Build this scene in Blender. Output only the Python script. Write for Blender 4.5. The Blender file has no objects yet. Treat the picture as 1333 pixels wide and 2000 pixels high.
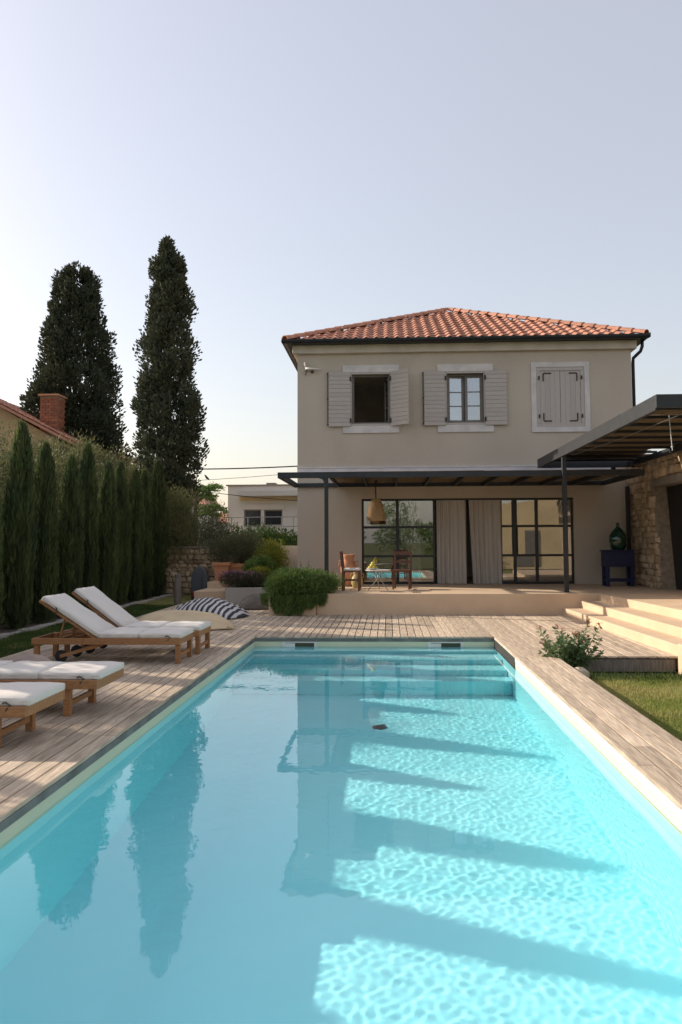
import bpy, bmesh, math, random
import numpy as np
from mathutils import Vector, Matrix, Euler

sc = bpy.context.scene
C = sc.collection
R = math.radians
random.seed(7)
rng = np.random.default_rng(11)

# ------------------------------------------------------------------ camera
FPX, PPX, PPY = 1500.0, 688.0, 961.0          # focal length and optical axis in photo pixels (1333 x 2000)
YAW, PITCH, ROLL = math.atan(70 / 1500), math.atan(97 / 1500), R(-0.25)
CAM = Vector((0, 0, 1.62))
cam_d = bpy.data.cameras.new('camera')
cam = bpy.data.objects.new('camera', cam_d)
C.objects.link(cam)
sc.camera = cam
cam_d.sensor_fit = 'VERTICAL'
cam_d.sensor_width, cam_d.sensor_height = 24, 36
cam_d.lens = 36 * FPX / 2000
cam_d.shift_x = -(PPX - 666.5) / 2000
cam_d.shift_y = (PPY - 1000) / 2000
cam_d.clip_start, cam_d.clip_end = 0.1, 3000
cam_d.dof.use_dof = True
cam_d.dof.focus_distance = 19
cam_d.dof.aperture_fstop = 3.2
CR = Matrix.Rotation(YAW, 3, 'Z') @ Matrix.Rotation(math.pi / 2 + PITCH, 3, 'X') @ Matrix.Rotation(ROLL, 3, 'Z')
cam.rotation_euler = CR.to_euler()
cam.location = CAM

# ------------------------------------------------------------------ sky, sun, exposure
SUN_EL, SUN_AZ = R(25.0), R(21)               # light travels towards +X and a little towards the camera
w = bpy.data.worlds.new('World')
sc.world = w
w.use_nodes = True
nt = w.node_tree
sky = nt.nodes.new('ShaderNodeTexSky')
sky.sky_type = 'NISHITA'
sky.sun_disc = False
sky.sun_elevation = SUN_EL
sky.sun_rotation = R(-69)                     # from +Y towards -X
sky.air_density = 1.3
sky.dust_density = 2.0
sky.ozone_density = 2.0
hs = nt.nodes.new('ShaderNodeHueSaturation')
hs.inputs['Saturation'].default_value = 0.95
mixw = nt.nodes.new('ShaderNodeMix')
mixw.data_type = 'RGBA'
mixw.blend_type = 'MULTIPLY'
mixw.inputs[0].default_value = 1
mixw.inputs[7].default_value = (1.03, 0.93, 0.91, 1)
nt.links.new(sky.outputs[0], hs.inputs['Color'])
nt.links.new(hs.outputs[0], mixw.inputs[6])
hz = nt.nodes.new('ShaderNodeMix')                # thin even haze over the whole sky
hz.data_type = 'RGBA'
hz.inputs[0].default_value = 0.42
hz.inputs[7].default_value = (3.75, 3.55, 3.50, 1)
nt.links.new(mixw.outputs[2], hz.inputs[6])
nt.links.new(hz.outputs[2], nt.nodes['Background'].inputs[0])
nt.nodes['Background'].inputs[1].default_value = 0.122
sun_d = bpy.data.lights.new('sun', 'SUN')
sun_d.energy = 3.15
sun_d.angle = R(0.55)
sun_d.color = (1.0, 0.88, 0.73)
sun_d.cycles.is_caustics_light = True
sun = bpy.data.objects.new('sun', sun_d)
C.objects.link(sun)
SUN_DIR = Vector((math.cos(SUN_EL) * math.cos(SUN_AZ), -math.cos(SUN_EL) * math.sin(SUN_AZ), -math.sin(SUN_EL)))
sun.rotation_euler = SUN_DIR.to_track_quat('-Z', 'Y').to_euler()
sun.location = (-20, 10, 20)
vs = sc.view_settings
vs.view_transform = 'Standard'
vs.look = 'None'
vs.exposure = 0.92
vs.gamma = 1.0
vs.use_curve_mapping = False
sc.cycles.max_bounces = 10
sc.cycles.transparent_max_bounces = 24
sc.cycles.use_denoising = True


def at(px, py, Y=None, Z=None, X=None):
    """photo pixel -> point on the plane that the thing is known to stand on or touch"""
    d = CR @ Vector(((px - PPX) / FPX, -(py - PPY) / FPX, -1))
    if Y is not None:
        t = (Y - CAM.y) / d.y
    elif Z is not None:
        t = (Z - CAM.z) / d.z
    else:
        t = (X - CAM.x) / d.x
    return CAM + d * t


# ------------------------------------------------------------------ materials
MATS = {}


def mat(name, c, c2=None, rough=0.7, scale=6.0, stretch=(1, 1, 1), bump=0.0, bscale=60.0, var=0.0, metallic=0.0,
        spec=0.5, detail=4.0, transl=0.0, coat=0.0, lo=0.35, hi=0.65):
    m = bpy.data.materials.new(name)
    m.use_nodes = True
    n, l = m.node_tree.nodes, m.node_tree.links
    b = n['Principled BSDF']
    b.inputs['Roughness'].default_value = rough
    b.inputs['Metallic'].default_value = metallic
    b.inputs['Specular IOR Level'].default_value = spec
    b.inputs['Coat Weight'].default_value = coat
    geo = n.new('ShaderNodeNewGeometry')
    mp = n.new('ShaderNodeMapping')
    mp.inputs['Scale'].default_value = stretch
    l.new(geo.outputs['Position'], mp.inputs['Vector'])
    c2 = c2 or tuple(x * 0.82 for x in c)
    nz = n.new('ShaderNodeTexNoise')
    nz.inputs['Scale'].default_value = scale
    nz.inputs['Detail'].default_value = detail
    l.new(mp.outputs[0], nz.inputs['Vector'])
    rmp = n.new('ShaderNodeMapRange')
    rmp.inputs['From Min'].default_value = lo
    rmp.inputs['From Max'].default_value = hi
    l.new(nz.outputs['Fac'], rmp.inputs['Value'])
    mx = n.new('ShaderNodeMix')
    mx.data_type = 'RGBA'
    mx.inputs[6].default_value = (*c, 1)
    mx.inputs[7].default_value = (*c2, 1)
    l.new(rmp.outputs[0], mx.inputs[0])
    col = mx.outputs[2]
    if var > 0:
        oi = n.new('ShaderNodeObjectInfo')
        mr = n.new('ShaderNodeMapRange')
        mr.inputs['To Min'].default_value = 1 - var
        mr.inputs['To Max'].default_value = 1 + var
        l.new(oi.outputs['Random'], mr.inputs['Value'])
        h = n.new('ShaderNodeHueSaturation')
        l.new(col, h.inputs['Color'])
        l.new(mr.outputs[0], h.inputs['Value'])
        col = h.outputs[0]
    l.new(col, b.inputs['Base Color'])
    if bump > 0:
        nb = n.new('ShaderNodeTexNoise')
        nb.inputs['Scale'].default_value = bscale
        nb.inputs['Detail'].default_value = 3
        l.new(mp.outputs[0], nb.inputs['Vector'])
        bp = n.new('ShaderNodeBump')
        bp.inputs['Strength'].default_value = bump
        bp.inputs['Distance'].default_value = 0.02
        l.new(nb.outputs['Fac'], bp.inputs['Height'])
        l.new(bp.outputs[0], b.inputs['Normal'])
    if transl > 0:
        tr = n.new('ShaderNodeBsdfTranslucent')
        l.new(col, tr.inputs['Color'])
        ms = n.new('ShaderNodeMixShader')
        ms.inputs[0].default_value = transl
        l.new(b.outputs[0], ms.inputs[1])
        l.new(tr.outputs[0], ms.inputs[2])
        l.new(ms.outputs[0], n['Material Output'].inputs['Surface'])
    MATS[name] = m
    return m


def glass_mat(name, tint=(0.9, 0.93, 0.93), refl=0.16, ior=1.5):
    m = bpy.data.materials.new(name)
    m.use_nodes = True
    n, l = m.node_tree.nodes, m.node_tree.links
    n.remove(n['Principled BSDF'])
    tr = n.new('ShaderNodeBsdfTransparent')
    tr.inputs[0].default_value = (*tint, 1)
    gl = n.new('ShaderNodeBsdfGlossy')
    gl.inputs['Roughness'].default_value = 0.01
    fr = n.new('ShaderNodeFresnel')
    fr.inputs[0].default_value = ior
    mr = n.new('ShaderNodeMapRange')
    mr.inputs['From Min'].default_value = 0.04
    mr.inputs['To Min'].default_value = refl
    l.new(fr.outputs[0], mr.inputs['Value'])
    ms = n.new('ShaderNodeMixShader')
    l.new(mr.outputs[0], ms.inputs[0])
    l.new(tr.outputs[0], ms.inputs[1])
    l.new(gl.outputs[0], ms.inputs[2])
    l.new(ms.outputs[0], n['Material Output'].inputs['Surface'])
    MATS[name] = m
    return m


mat('plaster', (0.54, 0.465, 0.385), (0.475, 0.41, 0.34), 0.9, 0.9, (1, 1, 0.45), lo=.3, hi=.75, bump=0.5, bscale=45, spec=0.2)
mat('interior', (0.38, 0.355, 0.33), rough=0.9, scale=2)
mat('trim', (0.66, 0.62, 0.60), rough=0.75, scale=3, bump=0.1)
mat('cornice', (0.62, 0.55, 0.46), rough=0.8, scale=2, bump=0.1)
mat('band', (0.70, 0.66, 0.68), rough=0.6, scale=2)
mat('shutter', (0.47, 0.415, 0.38), (0.43, 0.38, 0.345), 0.6, 8, (1, 1, 6), bump=0.1, bscale=20, var=0.04)
mat('sash', (0.19, 0.17, 0.15), rough=0.5, scale=6)
mat('iron', (0.012, 0.012, 0.014), rough=0.45, scale=9)
mat('anthracite', (0.022, 0.025, 0.029), (0.030, 0.032, 0.036), 0.5, 5, spec=0.35)
mat('gutter', (0.016, 0.021, 0.027), rough=0.45, scale=4, spec=0.4)
mat('roof_tile', (0.53, 0.25, 0.16), (0.42, 0.185, 0.115), 0.75, 7, bump=0.25, bscale=40, var=0.17)
mat('terracotta', (0.62, 0.29, 0.15), (0.54, 0.24, 0.12), 0.8, 5, bump=0.15, var=0.05)
mat('cream', (0.64, 0.48, 0.335), (0.57, 0.425, 0.29), 0.85, 1.7, bump=0.12, bscale=30, spec=0.25)
mat('paleplaster', (0.50, 0.45, 0.40), rough=0.9, scale=2, bump=0.1, spec=0.2)
mat('deckwood', (0.60, 0.485, 0.365), (0.37, 0.29, 0.215), 0.85, 3.0, (14, 1.0, 14), bump=0.35, bscale=9, var=0.20, spec=0.2)
mat('fascia', (0.19, 0.19, 0.175), (0.12, 0.12, 0.108), 0.8, 4, (1, 1, 1), bump=0.2)
mat('underdeck_shade', (0.03, 0.026, 0.022), rough=0.95)  # near-black, so shade is coloured into the gaps between boards
mat('liner', (0.37, 0.88, 0.93), (0.345, 0.865, 0.92), 0.6, 1.2, spec=0.2)
mat('waterline', (0.62, 0.62, 0.44), (0.55, 0.60, 0.42), 0.6, 1.6, (1, 1, 1), spec=0.3)
mat('skimmer', (0.72, 0.72, 0.66), rough=0.5)
mat('hole_shade', (0.05, 0.06, 0.035), rough=0.8)
mat('teak', (0.38, 0.185, 0.075), (0.28, 0.13, 0.05), 0.55, 5, (3, 12, 12), bump=0.1, var=0.08)
mat('redwood', (0.15, 0.055, 0.028), (0.10, 0.038, 0.02), 0.5, 5, (6, 6, 1), bump=0.1)
mat('cushion', (0.74, 0.69, 0.63), (0.70, 0.65, 0.595), 0.95, 3, bump=0.12, bscale=240, spec=0.1)
mat('strap', (0.03, 0.03, 0.035), rough=0.8)
mat('creamcloth', (0.66, 0.52, 0.34), (0.60, 0.46, 0.29), 0.95, 4, bump=0.3, bscale=14, spec=0.1)
mat('greycloth', (0.20, 0.17, 0.145), (0.14, 0.12, 0.105), 0.95, 5, bump=0.3, bscale=14, spec=0.1)
mat('beigecloth', (0.40, 0.31, 0.26), rough=0.95, scale=5, bump=0.2, bscale=20, spec=0.1)
mat('curtain', (0.56, 0.515, 0.47), (0.52, 0.48, 0.44), 0.95, 4, (4, 4, 0.5), bump=0.1, bscale=120, spec=0.1, transl=0.15)
mat('whitecurtain', (0.45, 0.50, 0.60), rough=0.95, transl=0.2)
mat('reed', (0.40, 0.29, 0.185), (0.24, 0.175, 0.115), 0.9, 4, (1, 14, 14), spec=0.2, transl=0.35)
mat('wicker', (0.56, 0.37, 0.19), (0.38, 0.23, 0.11), 0.8, 40, bump=0.3, bscale=90, transl=0.2)
mat('navy', (0.010, 0.016, 0.068), (0.009, 0.013, 0.055), 0.5, 5, spec=0.4)
mat('bark', (0.075, 0.06, 0.045), rough=0.95, scale=9, stretch=(1, 1, 0.3), bump=0.6, bscale=14)
mat('stump', (0.21, 0.185, 0.155), (0.13, 0.115, 0.10), 0.9, 8, (6, 6, 0.7), bump=0.4, bscale=10)
mat('stone', (0.50, 0.39, 0.265), (0.36, 0.255, 0.16), 0.95, 4, bump=0.6, bscale=22, var=0.28, spec=0.2)
mat('mortar', (0.38, 0.31, 0.23), (0.27, 0.215, 0.155), 0.98, 9, bump=0.5, bscale=30, spec=0.1)
mat('concrete', (0.30, 0.26, 0.21), (0.24, 0.205, 0.165), 0.9, 4, bump=0.3, spec=0.2)
mat('brick', (0.36, 0.13, 0.07), (0.30, 0.10, 0.055), 0.9, 8, var=0.2, bump=0.2)
mat('ochre', (0.52, 0.37, 0.21), rough=0.9, scale=1.5)
mat('white_wall', (0.66, 0.61, 0.55), (0.62, 0.57, 0.51), 0.9, 0.7)
mat('warm_wall', (0.66, 0.50, 0.30), rough=0.9, scale=0.7)
mat('darkpane', (0.03, 0.032, 0.036), rough=0.15, scale=3)
mat('soil', (0.085, 0.068, 0.052), (0.16, 0.135, 0.11), 1.0, 14, bump=0.8, bscale=40, spec=0.1)
mat('pebble', (0.42, 0.38, 0.33), (0.33, 0.30, 0.26), 0.95, 12, bump=0.6, bscale=30, var=0.15)
mat('earth', (0.13, 0.125, 0.06), (0.09, 0.10, 0.045), 1.0, 1.5, bump=0.5, bscale=20, spec=0.1)
mat('lawn', (0.14, 0.165, 0.045), (0.25, 0.22, 0.09), 1.0, 3, bump=0.8, bscale=60, spec=0.1)
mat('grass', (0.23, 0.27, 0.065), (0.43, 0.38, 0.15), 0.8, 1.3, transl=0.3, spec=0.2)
mat('shade_grass', (0.055, 0.095, 0.025), (0.09, 0.13, 0.035), 0.8, 1.3, transl=0.25, spec=0.2)  # darker copy of the grass, with the shade put into its colour
mat('cypress_leaf', (0.056, 0.068, 0.045), (0.088, 0.096, 0.056), 0.8, 2.2, transl=0.12, spec=0.2, var=0.1)
mat('hedge_cypress_leaf', (0.062, 0.086, 0.040), (0.125, 0.155, 0.055), 0.8, 4, (1, 1, 0.35), transl=0.36, spec=0.2, var=0.12)
mat('olive_leaf', (0.095, 0.11, 0.05), (0.19, 0.185, 0.075), 0.7, 2.5, transl=0.25, spec=0.3, var=0.08)
mat('hedge_leaf', (0.06, 0.15, 0.015), (0.11, 0.21, 0.025), 0.6, 3, transl=0.35, spec=0.3)
mat('rosemary_leaf', (0.065, 0.125, 0.030), (0.14, 0.20, 0.05), 0.7, 5, transl=0.25, spec=0.3)
mat('blade_leaf', (0.12, 0.21, 0.05), (0.19, 0.26, 0.08), 0.6, 5, transl=0.3)
mat('lime_leaf', (0.17, 0.20, 0.025), (0.25, 0.26, 0.045), 0.7, 4, transl=0.35)
mat('shrub_leaf', (0.075, 0.15, 0.030), (0.15, 0.22, 0.055), 0.6, 4, transl=0.3)
mat('grey_leaf', (0.085, 0.095, 0.055), (0.14, 0.145, 0.075), 0.8, 4, transl=0.25)
mat('lavender_leaf', (0.07, 0.075, 0.042), (0.10, 0.095, 0.055), 0.8, 6, transl=0.2)
mat('lavender_flower', (0.20, 0.10, 0.16), (0.28, 0.14, 0.19), 0.8, 6, transl=0.2)
mat('valerian_leaf', (0.085, 0.15, 0.055), (0.15, 0.21, 0.09), 0.55, 12, transl=0.25)
mat('red_flower', (0.36, 0.07, 0.07), (0.25, 0.07, 0.05), 0.8, 30, transl=0.2)
mat('lemon', (0.62, 0.47, 0.05), (0.55, 0.50, 0.10), 0.5, 20, var=0.1)
mat('bluegrey', (0.085, 0.095, 0.105), rough=0.7, scale=4, bump=0.1)
mat('red_plastic', (0.30, 0.03, 0.025), rough=0.5)
mat('paint_white', (0.74, 0.70, 0.66), rough=0.5)
mat('steel', (0.42, 0.41, 0.39), rough=0.4, metallic=0.8)
mat('rubber', (0.03, 0.028, 0.028), rough=0.8)
mat('yellow_ceramic', (0.54, 0.40, 0.17), (0.46, 0.32, 0.13), 0.5, 8, (1, 1, 6))
mat('pale_rock', (0.55, 0.46, 0.33), (0.46, 0.38, 0.27), 0.95, 7, bump=0.4)
mat('wire', (0.05, 0.05, 0.055), rough=0.7)
glass_mat('glass', refl=0.22)
glass_mat('sky_tint_glass', (0.62, 0.70, 0.80), refl=0.42)  # tint puts the blue of the reflected sky into the panes
# green bottle glass, striped cloth, water
m = bpy.data.materials.new('bottle_glass'); m.use_nodes = True
b = m.node_tree.nodes['Principled BSDF']
b.inputs['Base Color'].default_value = (0.010, 0.045, 0.028, 1)
b.inputs['Roughness'].default_value = 0.06
b.inputs['Coat Weight'].default_value = 0.6
MATS['bottle_glass'] = m
m = bpy.data.materials.new('striped_cloth'); m.use_nodes = True
n, l = m.node_tree.nodes, m.node_tree.links
tc = n.new('ShaderNodeTexCoord'); sp = n.new('ShaderNodeSeparateXYZ'); l.new(tc.outputs['Object'], sp.inputs[0])
ns = n.new('ShaderNodeTexNoise'); ns.inputs['Scale'].default_value = 1.5; l.new(tc.outputs['Object'], ns.inputs['Vector'])
ad = n.new('ShaderNodeMath'); ad.operation = 'MULTIPLY_ADD'; ad.inputs[1].default_value = 0.14; l.new(ns.outputs['Fac'], ad.inputs[0]); l.new(sp.outputs[0], ad.inputs[2])
ml = n.new('ShaderNodeMath'); ml.operation = 'MULTIPLY'; ml.inputs[1].default_value = 8.0; l.new(ad.outputs[0], ml.inputs[0])
fr = n.new('ShaderNodeMath'); fr.operation = 'FRACT'; l.new(ml.outputs[0], fr.inputs[0])
gt = n.new('ShaderNodeMath'); gt.operation = 'GREATER_THAN'; gt.inputs[1].default_value = 0.5; l.new(fr.outputs[0], gt.inputs[0])
mx = n.new('ShaderNodeMix'); mx.data_type = 'RGBA'; mx.inputs[6].default_value = (0.60, 0.56, 0.53, 1); mx.inputs[7].default_value = (0.045, 0.047, 0.065, 1)
l.new(gt.outputs[0], mx.inputs[0]); l.new(mx.outputs[2], n['Principled BSDF'].inputs['Base Color'])
n['Principled BSDF'].inputs['Roughness'].default_value = 0.95
MATS['striped_cloth'] = m
m = bpy.data.materials.new('pool_water'); m.use_nodes = True
n, l = m.node_tree.nodes, m.node_tree.links
n.remove(n['Principled BSDF'])
rfr = n.new('ShaderNodeBsdfRefraction'); rfr.inputs['IOR'].default_value = 1.06; rfr.inputs['Roughness'].default_value = 0
gls = n.new('ShaderNodeBsdfGlossy'); gls.inputs['Roughness'].default_value = 0.0
gw_ = n.new('ShaderNodeNewGeometry')
dt = n.new('ShaderNodeVectorMath'); dt.operation = 'DOT_PRODUCT'
l.new(gw_.outputs['Incoming'], dt.inputs[0]); l.new(gw_.outputs['Normal'], dt.inputs[1])


def math_node(op, a_, b_=None, c_=None):
    k_ = n.new('ShaderNodeMath'); k_.operation = op
    for i_, x_ in enumerate((a_, b_, c_)):
        if isinstance(x_, (int, float)):
            k_.inputs[i_].default_value = x_
        elif x_ is not None:
            l.new(x_, k_.inputs[i_])
    return k_.outputs[0]


ab = math_node('ABSOLUTE', dt.outputs['Value'])
transmit = math_node('SUBTRACT', 0.97, math_node('MULTIPLY', 0.97, math_node('POWER', math_node('SUBTRACT', 1.0, ab), 4.2)))   # 1 - Schlick for water
msw = n.new('ShaderNodeMixShader')
l.new(transmit, msw.inputs[0]); l.new(gls.outputs[0], msw.inputs[1]); l.new(rfr.outputs[0], msw.inputs[2])
l.new(msw.outputs[0], n['Material Output'].inputs['Surface'])
rfr.inputs['Color'].default_value = (0.92, 0.97, 0.99, 1)
up = n.new('ShaderNodeVectorMath'); up.operation = 'MULTIPLY_ADD'          # mirror images follow only part of the finest ripples
l.new(gw_.outputs['Normal'], up.inputs[0]); up.inputs[1].default_value = (0.18, 0.18, 0.18); up.inputs[2].default_value = (0, 0, 0.82)
l.new(up.outputs[0], gls.inputs['Normal'])
MATS['pool_water'] = m


# ------------------------------------------------------------------ mesh helpers
class MB:
    def __init__(self):
        self.v, self.f = [], []

    def add(self, vs, fs, M=None):
        o = len(self.v)
        self.v += [tuple(M @ Vector(p)) for p in vs] if M is not None else [tuple(p) for p in vs]
        self.f += [tuple(o + i for i in f) for f in fs]
        return self

    def box(self, x0, x1, y0, y1, z0, z1, M=None):
        vs = [(x, y, z) for x in (x0, x1) for y in (y0, y1) for z in (z0, z1)]
        return self.add(vs, [(0, 1, 3, 2), (4, 6, 7, 5), (0, 4, 5, 1), (2, 3, 7, 6), (0, 2, 6, 4), (1, 5, 7, 3)], M)

    def cbox(self, x0, x1, y0, y1, z0, z1, c, M=None):          # chamfered top edge
        vs = []
        for z, i in ((z0, 0), (z1 - c, 0), (z1, c)):
            vs += [(x0 + i, y0 + i, z), (x1 - i, y0 + i, z), (x1 - i, y1 - i, z), (x0 + i, y1 - i, z)]
        fs = [(3, 2, 1, 0), (8, 9, 10, 11)]
        for r in (0, 4):
            fs += [(r + k, r + (k + 1) % 4, r + 4 + (k + 1) % 4, r + 4 + k) for k in range(4)]
        return self.add(vs, fs, M)

    def bar(self, p, q, w, h, up=(0, 0, 1)):                     # square bar between two points
        p, q = Vector(p), Vector(q)
        d = (q - p).normalized()
        u = Vector(up)
        s = d.cross(u)
        if s.length < 1e-4:
            s = d.cross(Vector((0, 1, 0)))
        s.normalize()
        t = s.cross(d).normalized()
        vs = [e + s * a * w / 2 + t * b_ * h / 2 for e in (p, q) for a, b_ in ((-1, -1), (1, -1), (1, 1), (-1, 1))]
        return self.add(vs, [(3, 2, 1, 0), (4, 5, 6, 7)] + [(k, (k + 1) % 4, 4 + (k + 1) % 4, 4 + k) for k in range(4)])

    def tube(self, pts, r, n=8):
        pts = [Vector(p) for p in pts]
        rs = r if isinstance(r, (list, tuple)) else [r] * len(pts)
        vs, fs = [], []
        for i, p in enumerate(pts):
            d = (pts[min(i + 1, len(pts) - 1)] - pts[max(i - 1, 0)]).normalized()
            a = d.orthogonal().normalized() if i == 0 else (a - d * a.dot(d)).normalized()
            b_ = d.cross(a)
            vs += [p + (a * math.cos(2 * math.pi * k / n) + b_ * math.sin(2 * math.pi * k / n)) * rs[i] for k in range(n)]
        for i in range(len(pts) - 1):
            fs += [(i * n + k, i * n + (k + 1) % n, (i + 1) * n + (k + 1) % n, (i + 1) * n + k) for k in range(n)]
        fs += [tuple(range(n - 1, -1, -1)), tuple((len(pts) - 1) * n + k for k in range(n))]
        return self.add(vs, fs)

    def lathe(self, prof, n=24, c=(0, 0, 0)):
        vs, fs = [], []
        for r, z in prof:
            vs += [(c[0] + r * math.cos(2 * math.pi * k / n), c[1] + r * math.sin(2 * math.pi * k / n), c[2] + z) for k in range(n)]
        for i in range(len(prof) - 1):
            fs += [(i * n + k, i * n + (k + 1) % n, (i + 1) * n + (k + 1) % n, (i + 1) * n + k) for k in range(n)]
        fs += [tuple(range(n - 1, -1, -1)), tuple((len(prof) - 1) * n + k for k in range(n))]
        return self.add(vs, fs)

    def prism(self, poly, z0, z1):
        k = len(poly)
        vs = [(x, y, z0) for x, y in poly] + [(x, y, z1) for x, y in poly]
        return self.add(vs, [tuple(range(k - 1, -1, -1)), tuple(range(k, 2 * k))] + [(i, (i + 1) % k, k + (i + 1) % k, k + i) for i in range(k)])

    def mesh(self, name, m, smooth=False):
        me = bpy.data.meshes.new(name)
        me.from_pydata(self.v, [], self.f)
        me.materials.append(MATS[m])
        if smooth:
            me.shade_smooth()
        return me

    def build(self, name, m, parent=None, smooth=False, bevel=0.0, world=False, segs=2):
        return link(name, self.mesh(name, m, smooth), parent, bevel, world, segs)


WM = {}


def link(name, data, parent=None, bevel=0.0, world=False, segs=2, M=None):
    o = bpy.data.objects.new(name, data)
    C.objects.link(o)
    if M is not None:
        o.matrix_basis = M
    if parent is not None:
        o.parent = parent
        if world:
            o.matrix_parent_inverse = WM[parent].inverted()
    WM[o] = (WM[parent] if parent is not None and not world else Matrix()) @ (M if M is not None else Matrix())
    if bevel:
        bv = o.modifiers.new('bevel', 'BEVEL')
        bv.width, bv.segments, bv.limit_method = bevel, segs, 'ANGLE'
    return o


def tag(o, label, cat, group=None):
    o['label'], o['category'] = label, cat
    if group:
        o['group'] = group
    return o


def thing(name, label, cat, loc=(0, 0, 0), rz=0, group=None):
    M = Matrix.Translation(loc) @ Matrix.Rotation(rz, 4, 'Z')
    return tag(link(name, None, M=M), label, cat, group)


def struct(o):
    o['kind'] = 'structure'
    return o


def stuff(o):
    o['kind'] = 'stuff'
    return o


def copy_tree(o, parent=None, loc=None, rz=None, sc_=None):
    c = o.copy()
    C.objects.link(c)
    if parent is not None:
        c.parent = parent
    if loc is not None:
        c.location = loc
    if rz is not None:
        c.rotation_euler = (0, 0, rz)
    if sc_ is not None:
        c.scale = sc_
    WM[c] = Matrix.Translation(c.location)
    for ch in [x for x in C.objects if x.parent == o]:
        copy_tree(ch, c)
    return c


def np_mesh(name, V, F, m, smooth=False):
    """fast mesh from arrays, every face with the same number of corners"""
    V, F = np.asarray(V, dtype=np.float32), np.asarray(F, dtype=np.int32)
    me = bpy.data.meshes.new(name)
    k = F.shape[1]
    me.vertices.add(len(V)); me.vertices.foreach_set('co', V.ravel())
    me.loops.add(F.size); me.loops.foreach_set('vertex_index', F.ravel())
    me.polygons.add(len(F)); me.polygons.foreach_set('loop_start', np.arange(0, F.size, k, dtype=np.int32))
    me.update(calc_edges=True)
    me.materials.append(MATS[m])
    if smooth:
        me.shade_smooth()
    return me


def unit(a):
    return a / np.maximum(np.linalg.norm(a, axis=1, keepdims=True), 1e-6)


def leaf_arrays(P, D, L, W):
    """one diamond leaf per point: P base, D axis, L length, W width"""
    n = len(P)
    D = unit(D)
    S = unit(np.cross(D, rng.normal(size=(n, 3))))
    L = np.broadcast_to(L, (n,))[:, None]; W = np.broadcast_to(W, (n,))[:, None]
    V = np.stack([P, P + D * L * 0.5 + S * W * 0.5, P + D * L, P + D * L * 0.5 - S * W * 0.5], 1).reshape(-1, 3)
    return V, np.arange(4 * n, dtype=np.int32).reshape(n, 4)


def leaves(name, P, D, L, W, m):
    V, F = leaf_arrays(P, D, L, W)
    return np_mesh(name, V, F, m)


def clumps(centres, radii, per, flat=1.0):
    """points on lumpy shells round the clump centres, with outward directions"""
    c = np.repeat(centres, per, 0); r = np.repeat(radii, per)[:, None]
    d = unit(rng.normal(size=(len(c), 3)))
    q = d * r * rng.uniform(0.45, 1.05, (len(c), 1))
    q[:, 2] *= flat
    return c + q, d

# ------------------------------------------------------------------ ground, pool, deck, terrace
XL, XR, YF, YN = -2.31, 1.79, 13.28, 1.0       # pool
WZ, PD = -0.17, 0.95                           # water level, depth below it
TZ = 0.46                                      # terrace height
FY = 21.0                                      # house facade plane
DL = -5.5                                      # left edge of the deck

g = MB()
bx = [(-900, 900, -900, YN - 0.3), (-900, 900, YF + 0.3, 1500), (-900, XL - 0.3, YN - 0.3, YF + 0.3), (XR + 0.3, 900, YN - 0.3, YF + 0.3)]
for x0, x1, y0, y1 in bx:
    g.add([(x0, y0, -0.24), (x1, y0, -0.24), (x1, y1, -0.24), (x0, y1, -0.24)], [(0, 1, 2, 3)])
struct(g.build('ground', 'earth'))
struct(MB().prism([(2.55, -6), (12, -6), (12, 10.55), (2.55, 10.55)], -0.3, -0.205).build('lawn', 'lawn'))
struct(MB().prism([(2.33, -6), (2.55, -6), (2.55, 11.07), (2.33, 11.07)], -0.3, -0.20).build('soil_strip', 'soil'))
struct(MB().prism([(-6.75, -6), (DL, -6), (DL, 20.4), (-5.6, 24.5), (-6.75, 26)], -0.3, -0.05).build('lawn', 'lawn'))
struct(MB().prism([(-30, -10), (-6.83, -10), (-6.83, 27), (-30, 45)], -0.3, -0.03).build('planting_bed', 'soil'))

# pool basin
pool = struct(link('pool_basin', None, M=Matrix.Translation((0, 7, WZ - PD))))
FZ = WZ - PD
pool_parts = [MB().box(XL - .25, XR + .25, YN - .25, YF + .25, FZ - .2, FZ).build('pool_floor', 'liner', pool, world=True)]
TOPW = -0.031
for x0, x1, y0, y1 in ((XL - .25, XL, YN - .25, YF + .25), (XR, XR + .25, YN - .25, YF + .25), (XL, XR, YF, YF + .25), (XL, XR, YN - .25, YN)):
    pool_parts.append(MB().box(x0, x1, y0, y1, FZ, TOPW).build('pool_wall', 'liner', pool, world=True))
e = 0.004
for x0, x1, y0, y1 in ((XL, XL + e, YN, YF), (XR - e, XR, YN, YF), (XL + e, XR - e, YF - e, YF)):
    pool_parts.append(MB().box(x0, x1, y0, y1, WZ - 0.03, -0.088).build('waterline_band', 'waterline', pool, world=True))
e = 0.009
for k, (x0, x1, y0, y1) in enumerate(((XL, XL + e, YN, YF), (XL + e, XR - e, YF - e, YF))):
    MB().box(x0, x1, y0, y1, -0.088, -0.032).build('coping_edge', 'fascia', pool, world=True)
MB().box(XR - e, XR, YN, YF, -0.088, -0.032).build('coping_edge', 'skimmer', pool, world=True)  # pale on this side only: its sunlight is put into the colour
for ytop, ybot, d in ((YF, 12.98, .07), (12.98, 12.35, .20), (12.35, 11.85, .38), (11.85, 11.43, .56)):
    pool_parts.append(MB().box(XL, XR, ybot, ytop, FZ, WZ - d).build('pool_step', 'liner', pool, world=True, bevel=0.015))
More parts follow.
